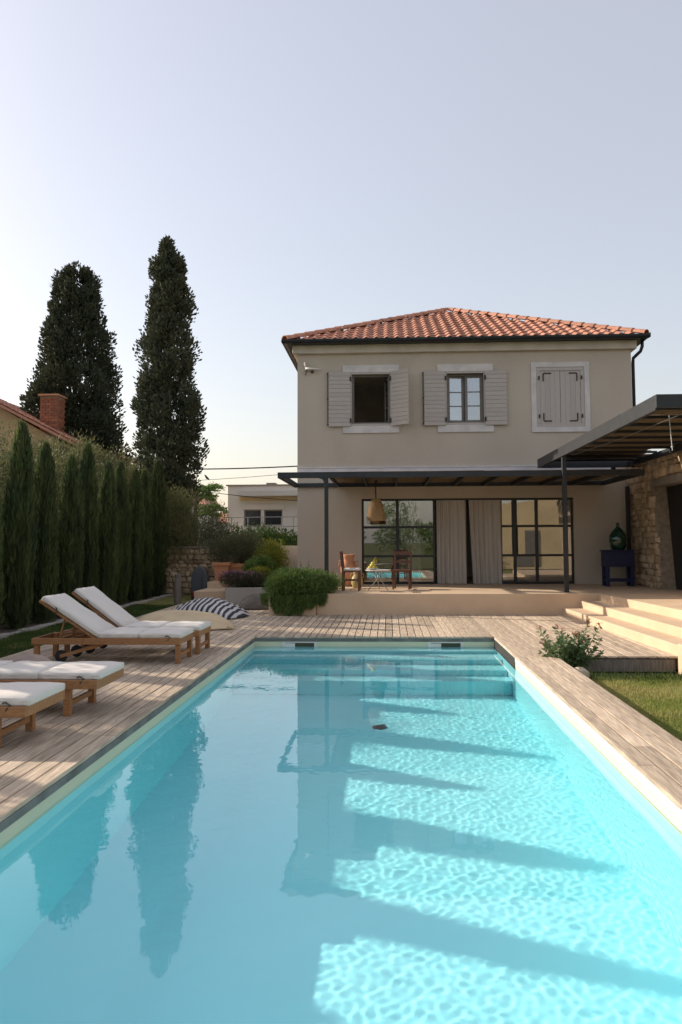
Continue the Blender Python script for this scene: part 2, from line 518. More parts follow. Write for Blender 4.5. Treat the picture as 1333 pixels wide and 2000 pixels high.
for px in (586, 871):
    c = at(px, 1255, Y=YF)
    s = MB()
    s.box(c.x - .30, c.x + .30, YF - .022, YF - .004, WZ - .03, -.145 + .055)
    sk = s.build('skimmer', 'skimmer', pool, world=True)
    MB().box(c.x - .25, c.x + .25, YF - .026, YF - .0225, WZ - .01, -.108).build('skimmer_shade_plate', 'hole_shade', sk, world=True)  # dark plate, no real hole: shade of the mouth put in by colour
    MB().box(c.x - .25, c.x - .08, YF - .031, YF - .0265, WZ - .008, -.115).build('skimmer_flap', 'skimmer', sk, world=True)
pool_parts.append(MB().lathe([(.085, 0), (.09, .01), (.07, .022), (.02, .026)], 20, (-.12, 9.75, FZ)).build('drain_cover', 'bluegrey', pool, world=True, smooth=True))
for o in pool_parts:
    o.cycles.is_caustics_receiver = True

# water: a closed body whose top carries small ripples; sides and floor end inside the liner
nx, ny = 318, 950
gx = np.linspace(XL - .02, XR + .02, nx); gy = np.linspace(YN - .02, YF + .02, ny)
GX, GY = np.meshgrid(gx, gy)
GZ = np.zeros_like(GX)


def ripples(count, lam0, lam1, slope):
    global GZ
    for i in range(count):
        lam = math.exp(rng.uniform(math.log(lam0), math.log(lam1))); a = rng.uniform(0, 2 * math.pi); k = 2 * math.pi / lam
        GZ += slope / k * math.sqrt(2.0 / count) * np.sin(k * (GX * math.cos(a) + GY * math.sin(a)) + rng.uniform(0, 7))


ripples(90, .06, .13, .0115)
calm = .55 + .45 * np.sin(GX * 1.3 + 1.1 * np.sin(GY * .7)) * np.sin(GY * .9 + .8 * GX)      # ripples come and go in patches
GZ *= .75 + .45 * calm
ripples(30, .14, .35, .0055)
ripples(10, .6, 1.8, .0045)
top = np.stack([GX, GY, GZ + WZ], -1).reshape(-1, 3)
idx = np.arange(nx * ny).reshape(ny, nx)
quads = np.stack([idx[:-1, :-1], idx[:-1, 1:], idx[1:, 1:], idx[1:, :-1]], -1).reshape(-1, 4)
ring = np.concatenate([idx[0, :], idx[1:, -1], idx[-1, -2::-1], idx[-2:0:-1, 0]])
nb = len(ring)
bot = top[ring].copy(); bot[:, 2] = FZ - .05
bi = nx * ny + np.arange(nb)
side = np.stack([ring, bi, np.roll(bi, -1), np.roll(ring, -1)], -1)
me = np_mesh('water', np.concatenate([top, bot]), np.concatenate([quads, side]), 'pool_water', smooth=True)
me.set_sharp_from_angle(angle=R(40))
water = struct(link('water', me))
water.cycles.is_caustics_caster = True

# deck: every board its own piece
deck = struct(link('wooden_deck', None, M=Matrix.Translation((-3.9, 8, 0))))


def boards(x0, x1, y0, y1, n, slant=None, seg=(2.6, 4.2)):
    p = (x1 - x0) / n
    for i in range(n):
        xa, xb = x0 + i * p + .0065, x0 + (i + 1) * p - .0065
        ya = y0
        end = y1 if slant is None else slant((xa + xb) / 2)
        first = True
        while ya < end - .02:
            yb = ya + (random.uniform(.8, seg[1]) if first else random.uniform(*seg))
            first = False
            if end - yb < 1.0:
                yb = end
            z = random.uniform(-.0018, .0018)
            MB().cbox(xa, xb, ya + .0015, yb - .0015, -.028, z, .003).build('board', 'deckwood', deck, world=True)
            ya = yb


boards(DL, XL + .012, -1.0, 17.0, 24)
boards(DL, -2.66, 17.0, 20.2, 21, seg=(3.5, 5))
boards(XL + .012, XR - .012, YF - .015, 17.19, 31, seg=(5, 6))
boards(XL + .012, XR - .012, -1.0, YN + .01, 31, seg=(5, 6))
boards(XR - .012, 2.36, -1.0, 11.07, 4)
boards(XR - .012, 2.36, 11.07, 17.19, 4, seg=(3, 5))
boards(2.36, 4.05, 11.07, 17.19, 12, seg=(2.5, 4))
for x0, x1, y0, y1 in ((DL + .03, XL - .251, -.97, 17.0), (DL + .03, -2.7, 17.0, 20.17), (XL - .25, 1.78, YF + .252, 17.19), (XL - .25, 1.78, -.97, YN - .252),
                       (XR + .252, 2.33, -.97, 11.1), (1.78, 4.0, 11.1, 17.19)):
    MB().box(x0, x1, y0, y1, -.235, -.036).build('deck_frame', 'underdeck_shade', deck, world=True)
MB().box(2.345, 2.36, -1, 11.07, -.22, -.03).build('edge_board', 'deckwood', deck, world=True)
MB().box(2.36, 4.0, 11.075, 11.095, -.215, -.045).build('edge_board', 'stump', deck, world=True)
MB().box(DL - .004, DL + .025, -1, 20.2, -.2, -.03).build('edge_board', 'stump', deck, world=True)

# terrace and the wide flight of steps on its right
terrace = struct(link('terrace', None, M=Matrix.Translation((3, 19, 0))))
MB().prism([(-1.6, 17.2), (4.62, 17.2), (4.98, 10.9), (9.5, 10.9), (9.5, FY - .002), (-1.6, FY - .002)], -.2, TZ).build('terrace_floor', 'cream', terrace, bevel=.012, world=True)
MB().prism([(4.2, 17.199), (4.42, 10.9), (4.979, 10.9), (4.619, 17.199)], -.2, TZ * 2 / 3).build('step', 'cream', terrace, bevel=.012, world=True)
MB().prism([(3.82, 17.198), (4.05, 10.9), (4.419, 10.9), (4.199, 17.198)], -.2, TZ / 3).build('step', 'cream', terrace, bevel=.012, world=True)
MB().box(3.97, 9.5, 10.5, 10.898, -.22, .20).build('cheek_wall', 'cream', terrace, bevel=.015, world=True)

# ------------------------------------------------------------------ main house
def fx(px, py=900): return at(px, py, Y=FY).x
def fz(py, px=900): return at(px, py, Y=FY).z


HX0, HX1 = fx(581.5), fx(1238.5)
HZ = fz(689)
HD = 9.4                                       # depth of the house
house = thing('house', 'two storey taupe plaster house with red hip roof behind the pool', 'house', ((HX0 + HX1) / 2, FY + HD / 2, 0))


def wall_holes(x0, x1, z0, z1, yf, th, holes, axis='y'):
    xs = sorted({x0, x1, *[h[0] for h in holes], *[h[1] for h in holes]})
    zs = sorted({z0, z1, *[h[2] for h in holes], *[h[3] for h in holes]})
    mb = MB()
    inside = lambda x, z: any(h[0] < x < h[1] and h[2] < z < h[3] for h in holes)
    for i in range(len(xs) - 1):
        for j in range(len(zs) - 1):
            a, b_, c, d = xs[i], xs[i + 1], zs[j], zs[j + 1]
            if inside((a + b_) / 2, (c + d) / 2):
                continue
            mb.add([(a, yf, c), (b_, yf, c), (b_, yf, d), (a, yf, d)], [(0, 1, 2, 3)])
            mb.add([(a, yf + th, c), (b_, yf + th, c), (b_, yf + th, d), (a, yf + th, d)], [(3, 2, 1, 0)])
    for a, b_, c, d in [(x0, x1, z0, z1)] + list(holes):
        q = [(a, c), (b_, c), (b_, d), (a, d)]
        for k in range(4):
            p, r = q[k], q[(k + 1) % 4]
            mb.add([(p[0], yf, p[1]), (p[0], yf + th, p[1]), (r[0], yf + th, r[1]), (r[0], yf, r[1])], [(0, 1, 2, 3)])
    return mb


win = [(fx(685, 780), fx(765, 780), fz(831, 725), fz(728, 725)),
       (fx(870, 778), fx(948.5, 778), fz(829, 910), fz(726, 910)),
       (fx(1050, 775), fx(1140, 775), fz(832, 1095), fz(719, 1095))]
door = (fx(707, 1058), fx(1122, 1058), TZ, fz(973, 915))
WT = 0.34
wall_holes(HX0, HX1, -.2, HZ + .35, FY, WT, win + [door]).build('front_wall', 'plaster', house, world=True)
MB().box(HX1 - WT, HX1, FY + WT, FY + HD - WT, -.2, HZ + .35).build('side_wall', 'plaster', house, world=True)
sw = wall_holes(FY + WT, FY + HD - WT, -.2, HZ + .35, 0, WT, [(FY + 1.5, FY + 2.35, win[0][2], win[0][3])])  # unseen opening added so sunlight brightens the upper room
sw.v = [(HX0 + y_, x_, z_) for x_, y_, z_ in sw.v]
sw.build('side_wall', 'plaster', house, world=True)
MB().box(HX0, HX1, FY + HD - WT, FY + HD, -.2, HZ + .35).build('back_wall', 'plaster', house, world=True)
MB().box(HX0 + WT, HX1 - WT, FY + WT, FY + HD - WT, fz(918) - .15, fz(918) + .1).build('upper_floor', 'interior', house, world=True)
MB().box(HX0 + WT, HX1 - WT, FY, FY + HD - WT, -.2, TZ - .004).build('ground_floor', 'cream', house, world=True)
MB().box(HX0 + WT, HX1 - WT, FY + 4.4, FY + 4.5, TZ, HZ + .3).build('inner_wall', 'interior', house, world=True)
MB().box(HX0 + WT, HX1 - WT, FY + WT, FY + HD - WT, HZ + .2, HZ + .3).build('upper_ceiling', 'interior', house, world=True)
MB().box(fx(800), fx(806), FY + WT + .01, FY + 4.39, fz(918) + .1, HZ + .2).build('inner_wall', 'interior', house, world=True)
# cornice, white ledge above the pergola
co = MB()
c0, c1 = HZ, at(900, 667, Y=FY - .2).z
pr = .13
co.prism([(HX0 - pr, FY - pr), (HX1 + pr, FY - pr), (HX1 + pr, FY + HD + pr), (HX0 - pr, FY + HD + pr)], c0 + .015, c1 + .05)
co.build('cornice', 'cornice', house, bevel=.02, world=True)
MB().box(HX0 - .004, HX1 - .6, FY - .05, FY - .001, fz(926, 820), fz(911, 820)).build('ledge', 'band', house, bevel=.008, world=True)
MB().box(HX0 - .006, HX1 - .61, FY - .065, FY - .051, fz(913.5, 820), fz(910.5, 820)).build('ledge_cap', 'trim', house, world=True)

# roof: solid hip, tiles in front one by one, ridge caps, gutter
OV = .36
ex0, ex1, ey0 = HX0 - .27, HX1 + .27, FY - OV
ez = at(900, 660, Y=ey0).z - .02
ey1 = FY + HD + OV
ax, ay = at(875, 604, Y=FY + 4.75).x, FY + 4.75
az = at(875, 604, Y=ay).z - .10
rf = MB()
rf.add([(ex0, ey0, ez), (ex1, ey0, ez), (ex1, ey1, ez), (ex0, ey1, ez), (ax, ay, az)], [(0, 1, 4), (1, 2, 4), (2, 3, 4), (3, 0, 4), (3, 2, 1, 0)])
roof = rf.build('roof', 'roof_tile', house, world=True)


def tile_profile(nu=9, w=.30):
    out = []
    for i in range(nu):
        u = i / (nu - 1)
        h = .052 * max(0, math.sin(math.pi * min(1, max(0, (u - .42) / .58)))) + .010 * math.sin(math.pi * min(1, u / .42)) * -1
        out.append((u * w - w / 2, h))
    return out


TW, TL = (ex1 - ex0) / 34, .42
tp = tile_profile(9, TW + .012)
tm = MB()
for yy, dz in ((-TL / 2 - .04, .045), (TL / 2, .012)):
    tm.v += [(u, yy, h + dz) for u, h in tp]
tm.v += [(u, -TL / 2 - .04, h + .045 - .022) for u, h in tp]
k = len(tp)
tm.f += [(i, i + 1, k + i + 1, k + i) for i in range(k - 1)] + [(2 * k + i, 2 * k + i + 1, i + 1, i) for i in range(k - 1)]
tile_me = tm.mesh('tile', 'roof_tile', smooth=True)
tile_me.set_sharp_from_angle(angle=R(50))
TV = np.array(tm.v); TF = tm.f


def face_frame(p0, p1, apex):
    u = (Vector(p1) - Vector(p0)); ln = u.length; u.normalize()
    m_ = Vector(apex) - Vector(p0)
    foot = m_.dot(u)
    v = m_ - u * foot
    h = v.length
    v.normalize()
    nrm = u.cross(v)
    return u, v, nrm, ln, h, foot


def tile_spots(p0, p1, apex, skip=.02):
    u, v, nrm, ln, h, foot = face_frame(p0, p1, apex)
    rows = int(h / TL) + 1
    cols = round(ln / TW)
    out = []
    for r_ in range(rows):
        vv = r_ * TL + TL / 2 - .02
        for c_ in range(cols):
            uu = (c_ + .5) * TW
            lo, hi = foot * vv / h, ln - (ln - foot) * vv / h
            if lo + .02 < uu < hi - .02 and vv < h - .15:
                p = Vector(p0) + u * uu + v * vv + nrm * .012
                M = Matrix((u, v, nrm)).transposed().to_4x4()
                M.translation = p
                out.append(M)
    return out


A, B_, C_, D_ = (ex0, ey0, ez), (ex1, ey0, ez), (ex1, ey1, ez), (ex0, ey1, ez)
AP = (ax, ay, az)
for M in tile_spots(A, B_, AP):
    M = M @ Matrix.Rotation(random.uniform(-.012, .012), 4, 'Z')
    link('tile', tile_me, roof, world=True, M=M)
sv, sf, off = [], [], 0
for p, q in ((B_, C_), (C_, D_), (D_, A)):
    for M in tile_spots(p, q, AP):
        mm = np.array(M)
        sv.append(TV @ mm[:3, :3].T + mm[:3, 3]); sf += [tuple(off + i for i in f) for f in TF]; off += len(TV)
me = bpy.data.meshes.new('tile_field'); me.from_pydata(np.concatenate(sv).tolist(), [], sf); me.materials.append(MATS['roof_tile']); me.shade_smooth()
stuff(link('tile_field', me, roof, world=True))
cap = MB()
CL = .40
for yy, rr in ((-CL / 2 - .03, .135), (CL / 2, .105)):
    cap.v += [(rr * math.cos(t), yy, rr * .8 * math.sin(t)) for t in np.linspace(-.15, math.pi + .15, 9)]
cap.v += [((.135 - .022) * math.cos(t), -CL / 2 - .03, (.135 - .022) * .8 * math.sin(t)) for t in np.linspace(-.15, math.pi + .15, 9)]
cap.f += [(i + 1, i, 9 + i, 9 + i + 1) for i in range(8)] + [(i, i + 1, 18 + i + 1, 18 + i) for i in range(8)]
cap_me = cap.mesh('ridge_tile', 'roof_tile', smooth=True)
cap_me.set_sharp_from_angle(angle=R(50))
for p in (A, B_):
    d = Vector(AP) - Vector(p); L_ = d.length; d.normalize()
    x_ = d.cross(Vector((0, 0, 1))).normalized(); z_ = x_.cross(d)
    nn = int(L_ / CL)
    for i in range(nn + 1):
        M = Matrix((x_, d, z_)).transposed().to_4x4()
        M.translation = Vector(p) + d * min(L_ - .1, (i + .5) * CL) + z_ * .065
        link('ridge_tile', cap_me, roof, world=True, M=M)
gu = MB()
gw = .075
gy_, gz_ = ey0 - .06, ez + .005
prof = [(gw * math.cos(t), gw * math.sin(t)) for t in np.linspace(math.pi, 2 * math.pi, 9)]
prof = [(-gw, .02)] + prof + [(gw, .02)]
for path in (((ex0 - .1, gy_), (ex1 + .1, gy_), 'x'), ((ex0 - .06, gy_), (ex0 - .06, ey1), 'y'), ((ex1 + .06, gy_), (ex1 + .06, ey1), 'y')):
    (xa, ya), (xb, yb), ax_ = path
    for s_ in (1.0, .93):
        base = len(gu.v)
        for (x, y) in ((xa, ya), (xb, yb)):
            gu.v += [((x, y + a_ * s_, gz_ + b__ * s_) if ax_ == 'x' else (x + a_ * s_, y, gz_ + b__ * s_)) for a_, b__ in prof]
        n_ = len(prof)
        gu.f += [(base + i, base + i + 1, base + n_ + i + 1, base + n_ + i) for i in range(n_ - 1)]
gut = gu.build('gutter', 'gutter', house, world=True)
MB().box(ex0 - .11, ex0 - .098, gy_ - .08, gy_ + .08, gz_ - .07, gz_ + .05).build('gutter_end', 'gutter', gut, world=True)
MB().box(ex1 + .098, ex1 + .11, gy_ - .08, gy_ + .08, gz_ - .07, gz_ + .05).build('gutter_end', 'gutter', gut, world=True)
MB().box(ex0, ex1, ey0 - .005, FY + .4, ez - .06, ez - .002).build('eave_board', 'gutter', house, world=True)
dx = HX1 + .10
MB().tube([(ex1 + .02, gy_ + .35, gz_ - .06), (ex1 + .02, gy_ + .36, gz_ - .22), (ex1 - .01, gy_ + .42, gz_ - .34), (dx, FY + .12, gz_ - .50), (dx, FY + .16, gz_ - .62), (dx, FY + .16, 0)], .045, 10).build('downpipe', 'gutter', house, smooth=True, world=True)

# upper windows
def trim_frame(x0, x1, z0, z1, t, name='window_surround'):
    s = MB()
    y0_, y1_ = FY - .035, FY - .001
    for a in ((x0 - t, x1 + t, z1, z1 + t), (x0 - t, x1 + t, z0 - t, z0), (x0 - t, x0, z0, z1), (x1, x1 + t, z0, z1)):
        s.box(a[0], a[1], y0_, y1_, a[2], a[3])
    return s.build(name, 'trim', house, world=True)


def rect_frame(mb, x0, x1, y0, y1, z0, z1, t):
    mb.box(x0, x1, y0, y1, z0, z0 + t); mb.box(x0, x1, y0, y1, z1 - t, z1)
    mb.box(x0, x0 + t, y0, y1, z0 + t, z1 - t); mb.box(x1 - t, x1, y0, y1, z0 + t, z1 - t)
    return mb


def sash(x0, x1, z0, z1, hinge_x, ang, parent, glass='sky_tint_glass'):
    """a casement of three panes, hinged at hinge_x, swung inwards by ang"""
    M = Matrix.Translation((hinge_x, FY + .16, 0)) @ Matrix.Rotation(ang, 4, 'Z')
    x0, x1 = x0 - hinge_x, x1 - hinge_x
    t = .075
    f = link('sash', rect_frame(MB(), x0, x1, -.025, .025, z0, z1, t).mesh('sash', 'sash'), parent, world=True, M=M, bevel=.006)
    h = (z1 - z0 - 2 * t) / 3
    for i in range(3):
        za = z0 + t + i * h
        if i:
            link('glazing_bar', MB().box(x0 + t, x1 - t, -.018, .018, za - .014, za + .014).mesh('glazing_bar', 'sash'), f, M=None)
        link('pane', MB().box(x0 + t, x1 - t, -.004, .004, za + (.014 if i else 0), za + h - (.014 if i < 2 else 0)).mesh('pane', glass), f)
    return f


def shutter(hx, z0, z1, wdt, ang, side, parent, horizontal=True, fittings=True):
    """boarded leaf hinged on the outer face at hx; side -1 opens to the left; ang is the angle from the wall"""
    M = Matrix.Translation((hx, FY - .045, 0)) @ Matrix.Rotation(ang, 4, 'Z')
    e_ = side * wdt
    xa, xb = min(0, e_), max(0, e_)
    leaf = link('shutter', MB().box(xa, xb, -.008, .012, z0, z1).mesh('shutter', 'shutter'), parent, world=True, M=M)
    if horizontal:
        nb_ = 13
        h = (z1 - z0) / nb_
        for i in range(nb_):
            link('slat', MB().box(xa, xb, -.022, -.0085, z0 + i * h + .003, z0 + (i + 1) * h - .003).mesh('slat', 'shutter'), leaf, bevel=.003, segs=1)
    else:
        nb_ = 5
        h = (xb - xa) / nb_
        for i in range(nb_):
            link('slat', MB().box(xa + i * h + .002, xa + (i + 1) * h - .002, -.022, -.0085, z0, z1).mesh('slat', 'shutter'), leaf, bevel=.003, segs=1)
    for zz in (z0 + .16, z1 - .20):
        link('hinge', MB().box(-.025, .025, -.05, -.0225, zz - .06, zz + .06).mesh('hinge', 'iron'), leaf, bevel=.006)
    return leaf


for i, (x0, x1, z0, z1) in enumerate(win):
    if i < 2:
        trim_frame(x0 - .01, x1 + .01, z0 - .01, z1 + .01, .20)
        fr_ = rect_frame(MB(), x0 - .008, x1 + .008, FY - .03, FY + .05, z0 - .008, z1 + .008, .055).build('window_frame', 'shutter', house, bevel=.006, world=True)
        rect_frame(MB(), x0 + .048, x1 - .048, FY + .10, FY + .19, z0 + .048, z1 - .048, .05).build('window_frame', 'sash', house, bevel=.006, world=True)
        wd = (x1 - x0) / 2 + .04
        if i == 0:
            shutter(x0 + .01, z0 - .03, z1 + .02, wd, R(2), -1, house)
            shutter(x1 - .01, z0 - .03, z1 + .02, wd, R(-38), 1, house)
            s_ = sash((x0 + x1) / 2, x1 - .06, z0 + .07, z1 - .07, x1 - .07, R(-78), house, 'glass')
            s_ = sash(x0 + .06, (x0 + x1) / 2, z0 + .07, z1 - .07, x0 + .07, R(100), house, 'glass')
        else:
            shutter(x0 + .01, z0 - .03, z1 + .02, wd, R(2), -1, house)
            shutter(x1 - .01, z0 - .03, z1 + .02, wd, R(-2), 1, house)
            sash((x0 + x1) / 2 + .002, x1 - .06, z0 + .07, z1 - .07, x1 - .06, 0, house)
            sash(x0 + .06, (x0 + x1) / 2 - .002, z0 + .07, z1 - .07, x0 + .06, R(9), house)
            for xa, xb in ((x0 + .32, (x0 + x1) / 2 - .03), ((x0 + x1) / 2, x1 - .08)):
                cu = MB()
                xs = np.linspace(xa, xb, 40)
                for z in (z0 - .05, z1):
                    cu.v += [(x, FY + .46 + .025 * math.sin((x - xa) * 45), z) for x in xs]
                cu.f += [(q, q + 1, 41 + q - 1 + 1, 40 + q) for q in range(39)]
                cu.build('net_curtain', 'whitecurtain', house, smooth=True, world=True)
        rail = MB().tube([(x0 - wd - .02, FY - .075, z0), (x0 - wd - .02, FY - .075, z1)], .010, 8)
        for zz in (z0 + .02, (z0 + z1) / 2, z1 - .03):
            rail.box(x0 - wd - .04, x0 - wd, FY - .09, FY - .0755, zz - .02, zz + .02)
        rail.build('shutter_bolt', 'iron', house, smooth=False, world=True)
    else:
        trim_frame(x0 - .03, x1 + .03, z0 - .03, z1 + .03, .135)
        rect_frame(MB(), x0 - .028, x1 + .028, FY - .02, FY + .08, z0 - .028, z1 + .028, .10).build('window_frame', 'shutter', house, bevel=.006, world=True)
        mid = (x0 + x1) / 2
        for sgn, (xa, xb) in ((1, (x0 + .075, mid - .004)), (-1, (mid + .004, x1 - .075))):
            leaf = MB().box(xa, xb, FY + .012, FY + .05, z0 + .075, z1 - .075).build('shutter', 'shutter', house, world=True)
            h = (xb - xa) / 4
            for q in range(4):
                MB().box(xa + q * h + .0015, xa + (q + 1) * h - .0015, FY, FY + .0115, z0 + .075, z1 - .075).build('slat', 'shutter', leaf, world=True, bevel=.003, segs=1)
            xo = xa + .09 if sgn > 0 else xb - .09
            for zz, sz in ((z0 + .14, 1), (z1 - .14, -1)):
                br = MB()
                br.box(min(xo, xo + sgn * .22), max(xo, xo + sgn * .22), FY - .014, FY - .0005, zz - .016, zz + .016)
                br.box(xo - .016, xo + .016, FY - .0141, FY - .0006, min(zz + sz * .0161, zz + sz * .22), max(zz + sz * .0161, zz + sz * .22))
                br.build('corner_bracket', 'iron', leaf, world=True)
                xh = xa - .03 if sgn > 0 else xb + .03
                MB().box(xh - .02, xh + .02, FY - .05, FY - .021, zz + sz * .13 - .05, zz + sz * .13 + .05).build('hinge', 'iron', leaf, world=True, bevel=.006)

# glazed ground floor: two gridded windows and curtains in the doorway between
def grid_window(pxs, pys, name, extra=None):
    t = .055
    xs = [fx(p, 1058) for p in pxs]; zs = [fz(p, 900) for p in pys]
    zs[0] = TZ + .01
    zs[-1] = door[3] - .004
    y0_, y1_ = FY + .06, FY + .13
    wroot = rect_frame(MB(), xs[0] + .003, xs[-1] - .003, y0_, y1_, zs[0], zs[-1], t).build(name, 'iron', house, world=True, bevel=.006)
    for x in xs[1:-1]:
        MB().box(x - .04, x + .04, y0_ - .008, y1_ + .008, zs[0] + t, zs[-1] - t).build('mullion', 'iron', wroot, world=True)
    for z in zs[1:-1]:
        MB().box(xs[0] + t, xs[-1] - t, y0_ + .004, y1_ - .004, z - .032, z + .032).build('glazing_bar', 'iron', wroot, world=True)
    for a, b_ in zip(xs[:-1], xs[1:]):
        for c, d in zip(zs[:-1], zs[1:]):
            tl = random.uniform(-.0015, .0015)
            MB().add([(a + .04, FY + .09 - tl, c + .03), (b_ - .04, FY + .09 + tl, c + .03), (b_ - .04, FY + .09 + tl, d - .03), (a + .04, FY + .09 - tl, d - .03),
                      (a + .04, FY + .098 - tl, c + .03), (b_ - .04, FY + .098 + tl, c + .03), (b_ - .04, FY + .098 + tl, d - .03), (a + .04, FY + .098 - tl, d - .03)],
                     [(0, 1, 2, 3), (7, 6, 5, 4), (0, 4, 5, 1), (1, 5, 6, 2), (2, 6, 7, 3), (3, 7, 4, 0)]).build('pane', 'glass', wroot, world=True)
    return wroot


grid_window((707, 777, 851), (1143, 1086, 1029, 973), 'gridded_window')
grid_window((978, 1007, 1050, 1122), (1141, 1085, 1028, 973), 'gridded_window')
MB().box(door[0], door[1], FY + .005, FY + .055, door[3] - .05, door[3] - .004).build('curtain_track', 'iron', house, world=True)


def curtain(xa_t, xb_t, xa_b, xb_b, folds, y=FY + .03):
    cu = MB()
    nn, nz_ = folds * 10, 14
    z0_, z1_ = TZ + .012, door[3] - .052
    for j in range(nz_ + 1):
        t = j / nz_
        for i in range(nn + 1):
            s = i / nn
            x = (xa_t + (xb_t - xa_t) * s) * t + (xa_b + (xb_b - xa_b) * s) * (1 - t)
            amp = .020 + .012 * math.sin(s * 5 + 1)
            cu.v.append((x, y + amp * math.sin(s * folds * 2 * math.pi + .5 * math.sin(t * 2 + s * 6)) + .012 * math.sin(s * 23 + t * 3), z0_ + (z1_ - z0_) * t))
    cu.f += [(j * (nn + 1) + i, j * (nn + 1) + i + 1, (j + 1) * (nn + 1) + i + 1, (j + 1) * (nn + 1) + i) for j in range(nz_) for i in range(nn)]
    return cu.build('curtain', 'curtain', None, smooth=True)


tag(curtain(fx(852), fx(909), fx(852), fx(909), 7), 'grey linen curtain hanging left of the dark gap in the doorway', 'curtain')
tag(curtain(fx(915), fx(977.5), fx(921.5), fx(977.5), 7), 'grey linen curtain hanging right of the dark gap in the doorway', 'curtain')
# curtain and furniture seen through the left window
tag(curtain(fx(783), fx(822), fx(783), fx(822), 6, FY + .55), 'olive grey curtain inside the left gridded window', 'curtain')

# ------------------------------------------------------------------ pergolas
def reeds(x0, x1, y0, y1, z, n, along='x', gaps=()):
    """a mat of thin reeds, as many short stalks"""
    V, F = [], []
    P0, P1, Rr = [], [], []
    for i in range(n):
        L_ = random.uniform(.7, 1.6)
        if along == 'x':
            c = random.uniform(y0, y1); a = random.uniform(x0, max(x0 + .01, x1 - L_)); tilt = random.uniform(-.02, .02)
            P0.append((a, c, z + random.uniform(-.012, .02))); P1.append((min(x1, a + L_), c + tilt, z + random.uniform(-.012, .02)))
        else:
            c = random.uniform(x0, x1); a = random.uniform(y0, max(y0 + .01, y1 - L_)); tilt = random.uniform(-.02, .02)
            P0.append((c, a, z + random.uniform(-.012, .02))); P1.append((c + tilt, min(y1, a + L_), z + random.uniform(-.012, .02)))
    P0, P1 = np.array(P0), np.array(P1)
    d = unit(P1 - P0)
    s = unit(np.cross(d, (0, 0, 1.0))); t = np.cross(s, d)
    r = rng.uniform(.004, .009, (n, 1))
    ring = [s * r * math.cos(q) + t * r * math.sin(q) for q in (math.pi / 2, math.pi * 7 / 6, math.pi * 11 / 6)]
    V = np.stack([P0 + k for k in ring] + [P1 + k for k in ring], 1).reshape(-1, 3)
    b = np.arange(n)[:, None] * 6
    F = np.concatenate([b + np.array([[0, 1, 4, 3]]), b + np.array([[1, 2, 5, 4]]), b + np.array([[2, 0, 3, 5]])])
    return np_mesh('reed_mat', V, F, 'reed')


PY = 17.72
LX0, LX1 = at(543, 925, Y=PY).x, at(1259, 925, Y=PY).x
bz1, bz0 = at(640, 922, Y=PY).z, at(640, 933.5, Y=PY).z
pg = thing('pergola', 'long dark metal pergola with reed roof along the house front', 'pergola', ((LX0 + LX1) / 2, 19.3, TZ))
MB().box(LX0, LX1, PY - .04, PY + .04, bz0, bz1).build('front_beam', 'anthracite', pg, bevel=.006, world=True)
MB().box(LX0, LX1, FY - .09, FY - .012, bz0 + .015, bz1 - .01).build('back_beam', 'anthracite', pg, bevel=.006, world=True)
for x in (LX0 + .001, LX1 - .081):
    MB().box(x, x + .08, PY + .041, FY - .091, bz0 + .004, bz1 - .004).build('side_beam', 'anthracite', pg, bevel=.006, world=True)
px0 = at(638, 1000, Y=PY).x
px1 = at(1102, 1000, Y=PY).x
nr = 9
for i in range(nr):
    x = px0 + .05 + (LX1 - .2 - px0) * i / nr
    MB().box(x, x + .05, PY + .041, FY - .091, bz0 + .006, bz1 - .03).build('rafter', 'anthracite', pg, world=True)
MB().box(px0 - .045, px0 + .045, PY - .045, PY + .045, TZ, bz0 - .001).build('post', 'anthracite', pg, bevel=.006, world=True)
for sg in (-1,):
    MB().add([(px0 + sg * .045, PY - .03, bz0 - .17), (px0 + sg * .045, PY + .03, bz0 - .17), (px0 + sg * .06, PY - .03, bz0 - .08), (px0 + sg * .06, PY + .03, bz0 - .08),
              (px0 + sg * .10, PY - .03, bz0 - .025), (px0 + sg * .10, PY + .03, bz0 - .025), (px0 + sg * .19, PY - .03, bz0 - .001), (px0 + sg * .19, PY + .03, bz0 - .001),
              (px0 + sg * .045, PY - .03, bz0 - .001), (px0 + sg * .045, PY + .03, bz0 - .001)],
             [(0, 2, 3, 1), (2, 4, 5, 3), (4, 6, 7, 5), (0, 8, 6, 4, 2), (1, 3, 5, 7, 9)]).build('gusset', 'anthracite', pg, world=True)
MB().box(px0 + .3, px0 + .9, PY - .046, PY - .041, bz0 + .02, bz1 - .02).build('joint_plate', 'anthracite', pg, world=True)
stuff(link('reed_mat', reeds(px0 - .02, LX1 - .1, PY + .06, FY - .12, bz1 - .008, 9000), pg, world=True))

UY0, UY1 = 11.35, 20.35
UX0 = at(1098, 893, Y=PY).x - .05
uz0, uz1 = at(1098, 893, Y=PY).z, at(1098, 893, Y=PY).z + .23
UX1 = 7.3
ug = thing('pergola', 'higher dark pergola with reed roof over the steps beside the stone wall', 'pergola', (UX0 + 1.2, 15.8, TZ))
MB().box(UX0, UX0 + .07, UY0 + .061, UY1 - .061, uz0, uz1).build('side_beam', 'anthracite', ug, bevel=.006, world=True)
MB().box(UX0 + .0, UX1, UY0, UY0 + .06, uz0 + .03, uz1 - .001).build('front_beam', 'anthracite', ug, bevel=.006, world=True)
MB().box(UX0 + .0, UX1, UY1 - .06, UY1, uz0, uz1 - .001).build('back_beam', 'anthracite', ug, bevel=.006, world=True)
MB().box(6.28, 6.36, UY0 + .061, UY1 - .061, uz0 + .02, uz1 - .08).build('wall_beam', 'anthracite', ug, bevel=.006, world=True)
y = UY0 + .75
